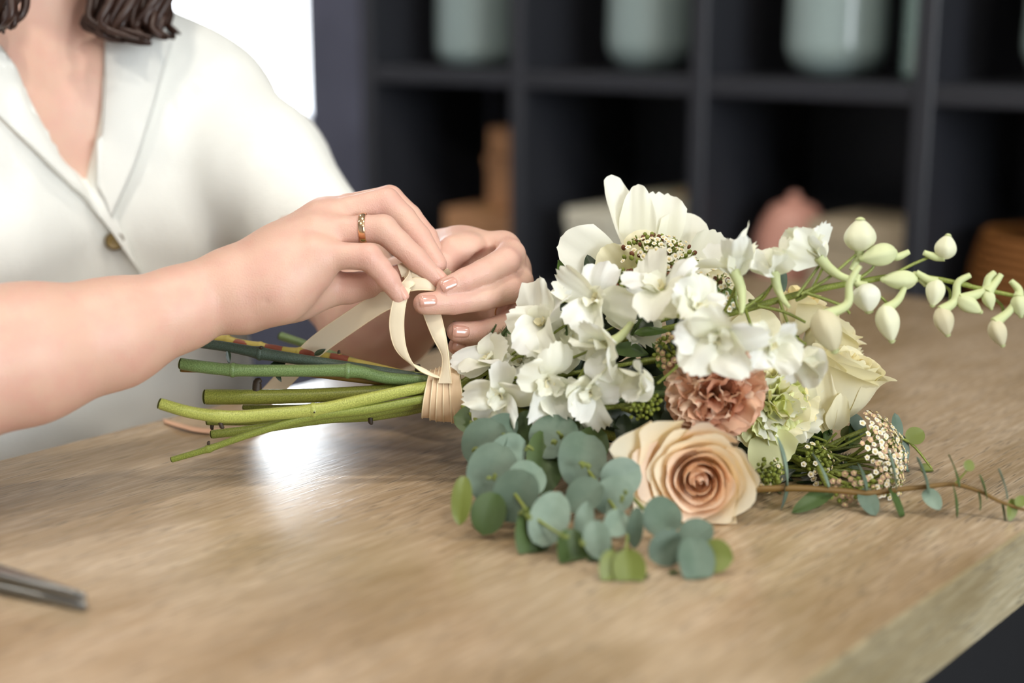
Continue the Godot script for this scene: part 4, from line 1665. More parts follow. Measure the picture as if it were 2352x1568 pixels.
func stalk(label: String, pts: Array, px: Array, mat: String, knobs: Array, cut := true) -> void:
	# pts: [x, y, depth]; px: thickness in the picture at each point; knobs: [index of nearest point 0..1, size]
	var line := PackedVector3Array()
	var rad := PackedFloat32Array()
	for k in pts.size():
		line.append(at_pixel(pts[k][0], pts[k][1], pts[k][2]) - bouquet.position)
		rad.append(px[k] * 0.5 * pts[k][2] / FOCAL)
	line = smooth(line, 8)
	rad = smooth_f(rad, 8)
	# swollen joints
	for kn in knobs:
		var at := int(kn[0] * (line.size() - 1))
		for k in line.size():
			var d := line[k].distance_to(line[at])
			rad[k] *= 1.0 + kn[1] * exp(-d * d / 0.000012)
	var t := node(bouquet, "flower_stem", Transform3D(), label)
	part(t, "stem", tube(line, rad, 14), mats[mat])
	if cut:
		var dir := (line[0] - line[1]).normalized()
		part(t, "cut_end", lathe(PackedVector2Array([Vector2(rad[0] * 0.96, 0.0), Vector2(rad[0] * 0.8, 0.0004), Vector2(0.0002, 0.0003)]), 16), mats["stem_cut"], Transform3D(basis_facing(dir), line[0] + dir * rad[0] * 0.25))
	for kn in knobs:
		var at := int(kn[0] * (line.size() - 1))
		if kn[1] > 0.12:
			joint_ring(t, line, rad, at, mat)
		if kn.size() > 2:
			var n := eye.basis * Vector3(kn[2][0], kn[2][1], kn[2][2])
			var s: float = kn[3] * 0.001
			part(t, "thorn", tube(smooth(PackedVector3Array([line[at] + n * rad[at] * 0.7, line[at] + n * (rad[at] + s * 0.7), line[at] + n * (rad[at] + s) + eye.basis.x * s * 0.4]), 4), smooth_f(PackedFloat32Array([s * 0.55, s * 0.5, s * 0.25]), 4), 8), mats["knob_dark"])


# The raised ring where a leaf once sat.
func joint_ring(t: Node3D, line: PackedVector3Array, rad: PackedFloat32Array, at: int, mat: String) -> void:
	var dir := (line[mini(at + 1, line.size() - 1)] - line[maxi(at - 1, 0)]).normalized()
	var r := rad[at]
	part(t, "joint", lathe(PackedVector2Array([Vector2(r * 0.98, -0.0016), Vector2(r * 1.06, -0.0007), Vector2(r * 1.07, 0.0004), Vector2(r * 0.98, 0.0015)]), 18), mats[mat], Transform3D(basis_facing(dir), line[at]))


func make_bouquet() -> void:
	make_plant_materials()
	bind = at_pixel(1025, 905, 0.935)
	bouquet = thing("bouquet", Vector3.ZERO, "tied bouquet of white delphinium, roses and eucalyptus lying on the counter", "bouquet")
	bouquet.position = on_table(1400, 1200)
	make_stems()
	make_ribbon()
	make_eucalyptus()
	make_roses()
	make_delphinium()
	make_yarrow()
	make_greens()
	rest_on_table()


func make_stems() -> void:
	stalk("blue-green stem with a pale joint", [[438, 786, 0.955], [520, 796, 0.952], [610, 813, 0.95], [720, 830, 0.948], [860, 850, 0.945], [990, 872, 0.94], [1060, 890, 0.94]], [21, 23, 27, 25, 22, 22, 20], "stem_grey", [[0.33, 0.22, [0.2, 0.6, 0.7], 2.0]])
	stalk("knobby yellow and red twig", [[496, 778, 0.985], [560, 790, 0.982], [640, 803, 0.978], [740, 816, 0.972], [850, 838, 0.965], [1000, 875, 0.95]], [22, 20, 18, 18, 15, 14], "stem_yellow", [[0.12, 0.3], [0.3, 0.25], [0.5, 0.3], [0.68, 0.3, [0, 1, 0.2], 2.0]])
	var red := node(bouquet, "bark_bands", Transform3D(), "reddish bark bands on the yellow twig")
	for g in [[530, 785.5, 575, 793.5], [610, 799, 648, 804.5], [690, 811, 726, 815], [760, 819.5, 800, 827]]:
		var zz := lerpf(0.985, 0.965, (g[0] - 496.0) / 354.0)
		var a := at_pixel(g[0], g[1] - 0.5, zz) - bouquet.position
		var b := at_pixel(g[2], g[3] - 0.5, zz - 0.002) - bouquet.position
		part(red, "bark_band", tube(PackedVector3Array([a, a.lerp(b, 0.33), a.lerp(b, 0.66), b]), PackedFloat32Array([0.0028, 0.0031, 0.0030, 0.0027]), 12), mats["stem_red"])
	stalk("smooth green stem with two joints", [[417, 835, 0.935], [470, 843, 0.934], [548, 850, 0.934], [690, 851, 0.935], [812, 852, 0.936], [890, 868, 0.936], [990, 876, 0.936], [1060, 895, 0.936]], [27, 29, 28, 28, 29, 27, 25, 22], "stem_jade", [[0.285, 0.16], [0.57, 0.18]])
	stalk("thin brown stem behind the green ones", [[417, 848, 0.95], [560, 852, 0.95], [700, 858, 0.948], [830, 872, 0.945], [990, 890, 0.94]], [13, 13, 14, 16, 14], "stem_brown", [])
	stalk("thick olive stem with a dark snag", [[474, 911, 0.95], [590, 911, 0.948], [720, 908, 0.945], [860, 901, 0.942], [990, 893, 0.94], [1060, 900, 0.94]], [36, 35, 33, 33, 30, 26], "stem_olive", [[0.20, 0.05, [0.05, 1, 0.1], 6.0], [0.66, 0.1]])
	stalk("light green stem in front with a round joint", [[369, 927, 0.915], [440, 947, 0.915], [525, 957, 0.916], [620, 951, 0.918], [735, 940, 0.92], [850, 915, 0.922], [985, 888, 0.925], [1060, 895, 0.93]], [27, 28, 30, 29, 30, 29, 26, 24], "stem_light", [[0.57, 0.14, [0.2, -0.2, 0.9], 1.2], [0.26, 0.05, [0.3, -1, 0.1], 3.0]])
	stalk("green stem low in the bundle", [[488, 997, 0.945], [590, 985, 0.942], [700, 968, 0.94], [850, 948, 0.937], [990, 920, 0.935], [1060, 912, 0.935]], [20, 22, 22, 24, 24, 22], "stem_green", [[0.62, 0.1, [0.1, -1, 0.2], 3.2]])
	stalk("slender green stem, lowest of the bundle", [[396, 1055, 0.925], [480, 1030, 0.922], [590, 992, 0.92], [720, 957, 0.92], [850, 940, 0.921], [990, 912, 0.925]], [14, 15, 17, 20, 22, 20], "stem_green", [[0.22, 0.25, [0, 1, 0.3], 2.0], [0.5, 0.1]])
	stalk("green stem half hidden in the bundle", [[478, 966, 0.96], [600, 967, 0.957], [740, 962, 0.952], [860, 955, 0.948], [990, 932, 0.942]], [20, 20, 20, 22, 22], "stem_green", [[0.06, 0.1, [0, -1, 0.1], 2.5], [0.9, 0.1]])
	stalk("green stem far back under her arm", [[646, 772, 1.03], [700, 790, 1.02], [800, 826, 1.0], [990, 880, 0.955]], [20, 19, 17, 15], "stem_jade", [])
	stalk("short stem with a dark bud by the ribbon", [[560, 935, 0.965], [760, 928, 0.958], [930, 862, 0.945], [1010, 880, 0.94]], [12, 13, 18, 16], "stem_olive", [[0.78, 0.25, [0.1, 1, 0.4], 3.4]])
	var t := node(bouquet, "stem_leaves", Transform3D(), "few small dark leaves left on the stems")
	leaf_at(t, 525, 820, 0.95, 34, 12, 85, Vector3(0.3, 0.1, 1), "leaf_dark", 1.0, 3)
	leaf_at(t, 630, 836, 0.955, 36, 13, 150, Vector3(0.1, 0.4, 1), "leaf_dark", 1.0, 4)
	leaf_at(t, 648, 838, 0.955, 34, 13, 100, Vector3(-0.2, 0.3, 1), "leaf_dark", 1.0, 5)
	leaf_at(t, 735, 808, 0.96, 30, 14, -40, Vector3(0.1, 0.5, 1), "leaf_dark", 1.0, 6)
	leaf_at(t, 640, 866, 0.95, 26, 11, 60, Vector3(0.1, 0.2, 1), "leaf_dark", 1.0, 7)


# A flat band through points, with its width direction at each; thin but solid.
func band(points: PackedVector3Array, across: PackedVector3Array, thick := 0.0006) -> ArrayMesh:
	var v := PackedVector3Array()
	var n := points.size()
	for j in n:
		var t := (points[mini(j + 1, n - 1)] - points[maxi(j - 1, 0)]).normalized()
		var a := across[j]
		var up := a.cross(t).normalized() * thick * 0.5
		v.append_array([points[j] - a * 0.5 + up, points[j] - a * 0.17 + up * 1.8, points[j] + a * 0.17 + up * 1.8, points[j] + a * 0.5 + up, points[j] + a * 0.5 - up, points[j] - a * 0.5 - up])
	var idx := grid_index(6, n, 0, true)
	return mesh_of(v, idx)


func ribbon_strip(parent: Node3D, called: String, pts: Array, mat := "ribbon") -> void:
	# pts: [x, y, depth, width px, angle of the width direction in the picture, turn towards the lens]
	var p := PackedVector3Array()
	var w := PackedVector3Array()
	for q in pts:
		p.append(at_pixel(q[0], q[1], q[2]) - bouquet.position)
		var a := deg_to_rad(q[4])
		w.append(eye.basis * (Vector3(cos(a), -sin(a), q[5]) * q[3] * q[2] / FOCAL))
	p = smooth(p, 8)
	w = smooth(w, 8)
	part(parent, called, band(p, w), mats[mat])
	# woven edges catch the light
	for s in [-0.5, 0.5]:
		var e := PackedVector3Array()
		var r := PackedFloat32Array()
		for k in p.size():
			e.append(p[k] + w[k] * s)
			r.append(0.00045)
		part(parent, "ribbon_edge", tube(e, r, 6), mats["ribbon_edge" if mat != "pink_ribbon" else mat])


func make_ribbon() -> void:
	var t := node(bouquet, "ribbon", Transform3D(), "cream satin ribbon wound round the stems and held by the fingers")
	# turns round the stems: slightly overlapping sleeves, wider towards the flowers
	var a0 := at_pixel(978, 905, 0.935) - bouquet.position
	var a1 := at_pixel(1066, 904, 0.935) - bouquet.position
	var axis := (a1 - a0).normalized()
	var turns := [[-0.02, 0.24, 15.0, -0.20], [0.16, 0.42, 16.2, -0.10], [0.30, 0.56, 17.0, 0.05], [0.47, 0.74, 17.6, 0.12], [0.66, 1.0, 18.2, 0.16]]
	for k in turns.size():
		var q: Array = turns[k]
		var v := PackedVector3Array()
		var n := 40
		var rows := 7
		var b := basis_facing(axis)
		b = Basis(eye.basis.z, axis, eye.basis.z.cross(axis))
		for j in rows:
			var s := float(j) / (rows - 1)
			for i in n:
				var an := TAU * i / n
				var rad: float = q[2] * 0.001 * (1.0 + 0.025 * sin(s * PI) + 0.012 * sin(an * 3.0 + k * 2.0) + (0.02 if j in [0, rows - 1] else 0.0))
				var lie: float = 0.52 + (lerpf(q[0], q[1], s) - 0.52) * (0.92 + 0.22 * sin(an)) + q[3] * 0.10 * cos(an)
				v.append(a0 + (a1 - a0) * lie + b.x * cos(an) * rad - b.z * sin(an) * rad * 1.04)
		part(t, "ribbon_turn", mesh_of(v, grid_index(n, rows, 0, true)), mats["ribbon_wrap"])
		for e in [0, rows - 1]:
			var edge := v.slice(e * n, e * n + n)
			edge.append(v[e * n])
			var r := PackedFloat32Array()
			for i in edge.size():
				r.append(0.0004)
			part(t, "ribbon_edge", tube(edge, r, 6), mats["ribbon_edge"])
	# the ends lead up to the fingers
	ribbon_strip(t, "ribbon_end", [[1020, 868, 0.921, 30, 5, 0.4], [985, 856, 0.919, 26, 40, 0.3], [945, 836, 0.918, 24, 35, 0.2], [920, 800, 0.917, 28, 12, 0.15], [911, 750, 0.916, 32, 4, 0.1], [916, 700, 0.915, 30, 2, 0.1], [930, 660, 0.920, 26, 15, 0.3]])
	ribbon_strip(t, "ribbon_end", [[1022, 880, 0.917, 30, 0, 0.2], [1024, 846, 0.918, 18, -5, 0.6], [1022, 812, 0.920, 16, -20, 0.7], [1008, 770, 0.922, 30, -14, 0.2], [992, 720, 0.930, 38, -8, 0.1], [985, 690, 0.938, 36, -5, 0.1]])
	ribbon_strip(t, "ribbon_loop", [[925, 690, 0.935, 30, 60, 0.2], [880, 692, 0.942, 44, 62, 0.1], [800, 742, 0.955, 46, 62, 0.1], [720, 800, 0.97, 46, 62, 0.1], [660, 862, 0.985, 42, 58, 0.2], [610, 915, 0.995, 40, 55, 0.3], [560, 962, 1.0, 36, 60, 0.5]])
	# the knot between the fingers
	ribbon_strip(t, "ribbon_knot", [[918, 622, 0.935, 30, 70, 0.2], [938, 618, 0.934, 30, 80, 0.2], [945, 640, 0.929, 26, 60, 0.5], [930, 658, 0.926, 20, 30, 0.6], [926, 680, 0.922, 18, 10, 0.4]])
	ribbon_strip(t, "ribbon_knot", [[928, 660, 0.930, 22, 80, 0.3], [955, 652, 0.928, 28, 88, 0.1], [985, 655, 0.928, 22, 92, 0.1], [1004, 664, 0.931, 8, 95, 0.2]])
	ribbon_strip(t, "ribbon_knot", [[930, 640, 0.934, 26, 60, 0.3], [956, 632, 0.931, 22, 70, 0.4], [972, 642, 0.930, 14, 80, 0.4]])
	ribbon_strip(t, "ribbon_knot", [[1012, 650, 0.945, 24, 40, 0.2], [1024, 632, 0.942, 22, 40, 0.2], [1032, 620, 0.940, 10, 40, 0.2]])


func make_eucalyptus() -> void:
	var t := flower("eucalyptus_sprig", "drooping eucalyptus sprig with round blue-green leaves in front", Transform3D())
	# x, y, half width, half height, kind, tip angle
	var L := [
		[1090, 966, 46, 36, 2, 200], [1318, 1000, 44, 40, 2, 30], [1250, 1062, 42, 60, 2, 100], [1358, 1022, 42, 40, 2, -30], [1215, 985, 36, 40, 2, 20],
		[1150, 984, 44, 30, 0, -20], [1112, 1018, 52, 52, 0, 120], [1168, 1036, 46, 36, 1, -25], [1274, 1000, 52, 50, 0, -60], [1335, 1056, 54, 52, 0, 110],
		[1128, 1084, 52, 58, 0, 110], [1210, 1100, 44, 40, 1, -40], [1186, 1140, 54, 56, 0, 115], [1342, 1140, 44, 42, 0, 140], [1428, 1095, 45, 42, 1, -30],
		[1408, 1140, 44, 40, 1, 150], [1060, 1150, 22, 50, 3, 95], [1122, 1180, 38, 44, 2, 105], [1262, 1188, 38, 62, 1, -65], [1222, 1230, 44, 54, 2, 100],
		[1312, 1268, 38, 46, 2, 90], [1342, 1196, 20, 42, 1, -80], [1372, 1240, 30, 40, 1, 80], [1417, 1200, 28, 30, 1, -50], [1460, 1212, 18, 42, 0, 95],
		[1522, 1184, 42, 44, 0, -45], [1530, 1258, 38, 40, 0, 150], [1600, 1226, 40, 34, 0, -35], [1598, 1290, 42, 46, 0, 95], [1646, 1278, 30, 38, 3, 10],
		[1376, 1270, 26, 34, 2, 110], [1402, 1306, 26, 36, 3, 95], [1446, 1308, 36, 40, 3, 80], [1470, 1332, 20, 22, 2, 60], [1548, 1322, 13, 12, 2, 90],
	]
	var kinds := ["eucalyptus", "eucalyptus_pale", "eucalyptus_dark", "eucalyptus_lime"]
	var r := RandomNumberGenerator.new()
	r.seed = 5
	for k in L.size():
		var q: Array = L[k]
		var d: float = 0.895 - (q[1] - 960.0) / 380.0 * 0.135 + (0.014 if q[4] == 2 else 0.0)
		var face := Vector3(r.randf_range(-0.55, 0.55), r.randf_range(0.0, 0.75), 1.0)
		var a := deg_to_rad(q[5])
		var lp: float = 2.0 * sqrt(pow(q[2] * cos(a), 2) + pow(q[3] * sin(a), 2)) * 1.04
		var wp: float = 2.0 * sqrt(pow(q[2] * sin(a), 2) + pow(q[3] * cos(a), 2))
		leaf_at(t, q[0], q[1], d, lp * 1.08, wp * 1.08, q[5], face, kinds[q[4]], 0.08, 100 + k, 0.10, 0.22)
	# the twigs they sit on
	for path in [[[1060, 930, 0.92], [1110, 985, 0.895], [1135, 1060, 0.865], [1180, 1130, 0.835], [1225, 1185, 0.815], [1300, 1235, 0.80]], [[1120, 935, 0.93], [1220, 975, 0.905], [1300, 1030, 0.875], [1350, 1080, 0.86], [1400, 1150, 0.832], [1440, 1220, 0.81], [1430, 1290, 0.785]], [[1300, 960, 0.93], [1400, 1080, 0.86], [1470, 1160, 0.832], [1540, 1220, 0.81], [1610, 1265, 0.795]]]:
		var pts := PackedVector3Array()
		var rad := PackedFloat32Array()
		for k in path.size():
			pts.append(at_pixel(path[k][0], path[k][1], path[k][2]) - bouquet.position)
			rad.append(lerpf(0.0016, 0.0007, k / (path.size() - 1.0)))
		part(t, "twig", tube(smooth(pts, 6), smooth_f(rad, 6), 8), mats["stem_green"])
	for q in [[1082, 972], [1165, 1001], [1097, 1031], [1222, 1028], [1288, 1002], [1275, 1014], [1350, 1064], [1340, 1070], [1132, 1096], [1206, 1176], [1215, 1186], [1300, 1228], [1345, 1248], [1430, 1140]]:
		var d: float = 0.895 - (q[1] - 960.0) / 380.0 * 0.135 - 0.008
		for k in 3:
			var o := Vector3(r.randf_range(-1, 1), r.randf_range(-1, 1), r.randf_range(-0.5, 0.5)) * 0.0018
			part(t, "leaf_bud", tube(PackedVector3Array([Vector3.ZERO, Vector3(0.0005, 0.0016, 0.0006), Vector3(0.0004, 0.0030, 0.0012)]), PackedFloat32Array([0.0008, 0.0013, 0.0005]), 7), mats["eucalyptus_lime"], Transform3D(Basis(Vector3(0, 0, 1), r.randf() * 3.0), at_pixel(q[0], q[1], d) + o - bouquet.position))
	# the thin sprig that lies along the counter to the right
	var s := flower("eucalyptus_twig", "thin eucalyptus twig with paired small leaves reaching right", Transform3D())
	var path := [[1690, 1126, 0.885], [1800, 1121, 0.88], [1900, 1124, 0.878], [2000, 1132, 0.876], [2062, 1124, 0.874], [2130, 1117, 0.872], [2190, 1112, 0.87], [2250, 1128, 0.866], [2300, 1153, 0.862], [2390, 1182, 0.858]]
	var pts := PackedVector3Array()
	var rad := PackedFloat32Array()
	for k in path.size():
		pts.append(at_pixel(path[k][0], path[k][1], path[k][2]) - bouquet.position)
		rad.append(lerpf(0.0022, 0.0009, k / (path.size() - 1.0)))
	part(s, "twig", tube(smooth(pts, 8), smooth_f(rad, 8), 10), mats["stem_brown"])
	var S := [
		[1722, 1095, 34, 112, -88, 0, Vector3(0.9, 0.1, 0.42)], [1803, 1060, 20, 112, -88, 1, Vector3(0.9, 0.1, 0.40)], [1803, 1140, 22, 70, 90, 0, Vector3(0.92, -0.1, 0.4)], [1868, 1148, 42, 104, 140, 2, Vector3(0.1, 0.7, 0.7)], [1890, 1080, 16, 90, -112, 1, Vector3(0.85, 0.3, 0.35)],
		[1983, 1094, 22, 64, -86, 0, Vector3(0.9, 0.2, 0.4)], [1996, 1152, 46, 60, 70, 0, Vector3(-0.1, 0.5, 0.8)], [2054, 1078, 18, 94, -85, 1, Vector3(0.92, 0.1, 0.36)], [2062, 1160, 26, 90, 70, 2, Vector3(0.7, 0.4, 0.5)],
		[2124, 1090, 22, 84, -86, 0, Vector3(0.9, 0.2, 0.42)], [2142, 1146, 40, 48, 60, 1, Vector3(-0.2, 0.5, 0.8)], [2196, 1080, 8, 76, -92, 2, Vector3(0.8, 0.2, 0.5)], [2198, 1152, 9, 80, 84, 2, Vector3(0.8, 0.2, 0.5)],
		[2226, 1068, 27, 28, -60, 3, Vector3(0.1, 0.3, 0.9)], [2262, 1118, 8, 56, -80, 2, Vector3(0.8, 0.2, 0.5)], [2252, 1150, 9, 40, 100, 2, Vector3(0.8, 0.2, 0.5)], [2308, 1110, 9, 66, -75, 0, Vector3(0.8, 0.2, 0.5)], [2308, 1182, 10, 56, 80, 2, Vector3(0.8, 0.2, 0.5)],
		[2324, 1170, 30, 50, 110, 3, Vector3(0.3, 0.3, 0.9)], [2345, 1150, 26, 34, -40, 3, Vector3(0.1, 0.4, 0.9)],
	]
	for k in S.size():
		var q: Array = S[k]
		var d: float = lerpf(0.884, 0.86, (q[0] - 1690.0) / 660.0)
		leaf_at(s, q[0], q[1], d, q[3], q[2] if absf(q[6].x) < 0.6 else q[2] * 1.7, q[4], q[6], kinds[q[5]], 0.35, 200 + k, 0.1, 0.2)
	var hook := PackedVector3Array([at_pixel(2193, 1112, 0.87) - bouquet.position, at_pixel(2208, 1095, 0.868) - bouquet.position, at_pixel(2222, 1078, 0.866) - bouquet.position])
	part(s, "leaf_stalk", tube(hook, PackedFloat32Array([0.0008, 0.0006, 0.0005]), 6), mats["stem_green"])
	# a second sprig behind it
	var u := flower("eucalyptus_twig", "short eucalyptus twig with bright leaves behind the yarrow", Transform3D())
	for q in [[1962, 984, 26, 84, -52, 2, Vector3(0.5, 0.6, 0.6)], [1972, 976, 34, 62, 60, 0, Vector3(0.2, 0.3, 0.9)], [1955, 1000, 40, 48, 40, 3, Vector3(-0.2, 0.3, 0.9)], [2060, 980, 34, 64, -88, 0, Vector3(0.4, 0.1, 0.9)], [2103, 1000, 44, 46, -35, 3, Vector3(-0.1, 0.4, 0.9)], [2075, 1030, 32, 66, 80, 0, Vector3(0.3, 0.2, 0.9)], [2085, 1085, 16, 66, 95, 1, Vector3(0.8, 0.2, 0.4)], [2130, 1080, 28, 34, 60, 3, Vector3(0.1, 0.5, 0.8)]]:
		leaf_at(u, q[0], q[1], 0.955, q[3], q[2], q[4], q[6], kinds[q[5]], 0.2, int(q[0]), 0.08, 0.15)
	var up := PackedVector3Array()
	for q in [[1860, 1040, 0.95], [1980, 1022, 0.955], [2075, 1008, 0.955], [2140, 1075, 0.95]]:
		up.append(at_pixel(q[0], q[1], q[2]) - bouquet.position)
	part(u, "twig", tube(smooth(up, 6), smooth_f(PackedFloat32Array([0.0014, 0.0012, 0.001, 0.0007]), 6), 8), mats["stem_green"])


func make_roses() -> void:
	# the peach rose low in front
	var rp := rose("large open peach rose facing the lens, low in front", place(1600, 1086, 0.882, Vector3(-0.06, -0.10, 1.0), 0.6), 28, 0.0255, 0.034, "peach_heart", "peach_petal", "peach_outer", 12)
	# guard petals: the way they lie in the picture, in degrees (0 right, 90 up)
	for g in [[172, 0.031, 0.036, 0.62, 0.010, "peach_petal"], [205, 0.034, 0.034, 0.60, 0.010, "peach_outer"], [140, 0.035, 0.037, 0.62, 0.009, "peach_outer"], [250, 0.031, 0.033, 0.55, 0.008, "peach_outer"], [290, 0.030, 0.033, 0.50, 0.008, "peach_outer"], [160, 0.040, 0.036, 0.55, 0.012, "peach_outer"], [20, 0.028, 0.033, 0.6, 0.006, "peach_outer"], [80, 0.029, 0.033, 0.6, 0.006, "peach_petal"]]:
		var dir := rp.transform.basis.inverse() * (eye.basis * Vector3(cos(deg_to_rad(g[0])), sin(deg_to_rad(g[0])), 0))
		part(rp, "guard_petal", cup_petal(g[1], g[2], g[3], g[4], 0.004, int(g[0]) + 900), mats[g[5]], about_y(atan2(-dir.z, dir.x), -0.002))
	stem_to(rp, bind, at_pixel(1600, 1050, 0.905), 0.0035, 0.003, "stem_olive")
	# cream roses at the far end
	var c1 := rose("cream rose seen from the side at the right", place(1893, 975, 0.955, Vector3(0.36, 0.90, 0.26), 1.0), 26, 0.0225, 0.055, "yellow_petal", "cream_petal", "cream_petal", 21)
	lone_petal(c1, [1895, 990, 0.945], [1862, 868, 0.935], 62, 0.35, 0.001, 0.35, 0.02, "yellow_petal", 311, 0.4)
	lone_petal(c1, [1905, 985, 0.94], [1900, 835, 0.930], 58, 0.3, 0.001, 0.3, 0.02, "cream_petal", 312, -0.4)
	lone_petal(c1, [1915, 985, 0.94], [1935, 900, 0.928], 56, 0.4, 0.001, 0.55, 0.02, "cream_petal", 313, 0.1)
	stem_to(c1, bind, at_pixel(1893, 980, 0.955), 0.003, 0.0025, "stem_green")
	var c2 := rose("cream rose behind the hanging delphinium buds", place(1850, 850, 0.985, Vector3(0.55, 0.75, 0.1), 2.0), 18, 0.018, 0.045, "yellow_petal", "cream_petal", "cream_petal", 22)
	lone_petal(c2, [1880, 830, 0.985], [1978, 800, 0.98], 70, 0.4, 0.0015, 0.25, 0.05, "cream_petal", 321, 0.6)
	stem_to(c2, bind, at_pixel(1850, 850, 0.985), 0.003, 0.0025, "stem_green")
	var c3 := rose("pale yellow rose peeking out over the top right", place(1815, 775, 0.985, Vector3(0.25, 0.9, 0.2), 3.0), 16, 0.0155, 0.036, "yellow_petal", "yellow_petal", "cream_petal", 23)
	stem_to(c3, bind, at_pixel(1815, 775, 0.985), 0.003, 0.0025, "stem_green")
	# carnations
	var ca := frilled("carnation", "dusty tan carnation with crumpled petals above the peach rose", place(1640, 900, 0.905, Vector3(-0.08, 0.05, 1.0), 0.3), 30, 0.0325, ["tan_petal", "tan_petal", "tan_pale", "tan_deep"], 0.0056, 0.03, 33)
	stem_to(ca, bind, at_pixel(1640, 905, 0.92), 0.003, 0.0025, "stem_jade")
	var cb := frilled("peony", "pale yellow-green frilled bloom right of the tan carnation", place(1765, 925, 0.945, Vector3(0.30, 0.10, 1.0), 0.3), 42, 0.0335, ["lime_petal", "cream_petal", "lime_petal", "white_petal"], 0.0028, 0.045, 34)
	lone_petal(cb, [1760, 990, 0.935], [1840, 905, 0.93], 95, 0.4, 0.001, 0.25, 0.02, "lime_petal", 331, 0.4)
	lone_petal(cb, [1740, 1000, 0.93], [1800, 1070, 0.918], 120, 0.4, 0.001, 0.2, 0.02, "lime_petal", 332, 0.0)
	stem_to(cb, bind, at_pixel(1760, 935, 0.955), 0.003, 0.0025, "stem_jade")
	# the white bloom that crowns the bouquet
	var w := flower("garden_rose", "large white bloom with upright translucent petals on top", place(1480, 610, 0.965, Vector3(0.1, 0.9, 0.3)))
	var P := [
		[[1470, 620, 0.975], [1398, 408, 0.975], 92, 0.10, 0.35, "white_petal", 0.55], [[1465, 620, 0.97], [1462, 428, 0.972], 84, 0.20, 0.4, "white_petal", -0.2], [[1500, 610, 0.975], [1530, 448, 0.98], 112, 0.2, 0.18, "white_petal", 0.0],
		[[1540, 640, 0.975], [1590, 495, 0.985], 130, 0.15, 0.3, "white_petal", 0.1], [[1580, 650, 0.97], [1655, 540, 0.975], 110, 0.2, 0.25, "white_petal", 0.2], [[1440, 650, 0.965], [1275, 575, 0.955], 130, 0.3, 0.3, "white_petal", 0.1],
		[[1445, 640, 0.955], [1395, 560, 0.945], 90, 0.3, 0.3, "cream_petal", -0.2], [[1480, 640, 0.958], [1490, 530, 0.955], 100, 0.2, 0.25, "cream_petal", 0.1], [[1600, 700, 0.965], [1700, 640, 0.96], 130, 0.25, 0.3, "cream_petal", 0.2],
		[[1560, 690, 0.965], [1600, 590, 0.97], 140, 0.1, 0.3, "white_petal", 0.0], [[1420, 690, 0.965], [1350, 600, 0.96], 120, 0.2, 0.3, "white_petal", 0.3], [[1620, 760, 0.965], [1735, 690, 0.96], 130, 0.25, 0.3, "cream_petal", 0.1],
		[[1660, 790, 0.965], [1790, 740, 0.965], 120, 0.25, 0.3, "cream_petal", 0.1], [[1500, 640, 0.962], [1445, 590, 0.950], 70, 0.5, 0.35, "lime_petal", 0.1],
	]
	for k in P.size():
		var q: Array = P[k]
		lone_petal(w, q[0], q[1], q[2], q[3], 0.0016, q[4], 0.03 if k in [2, 3, 4] else 0.012, q[5], 400 + k, q[6])
	stem_to(w, bind, at_pixel(1480, 615, 0.965), 0.003, 0.003, "stem_green")


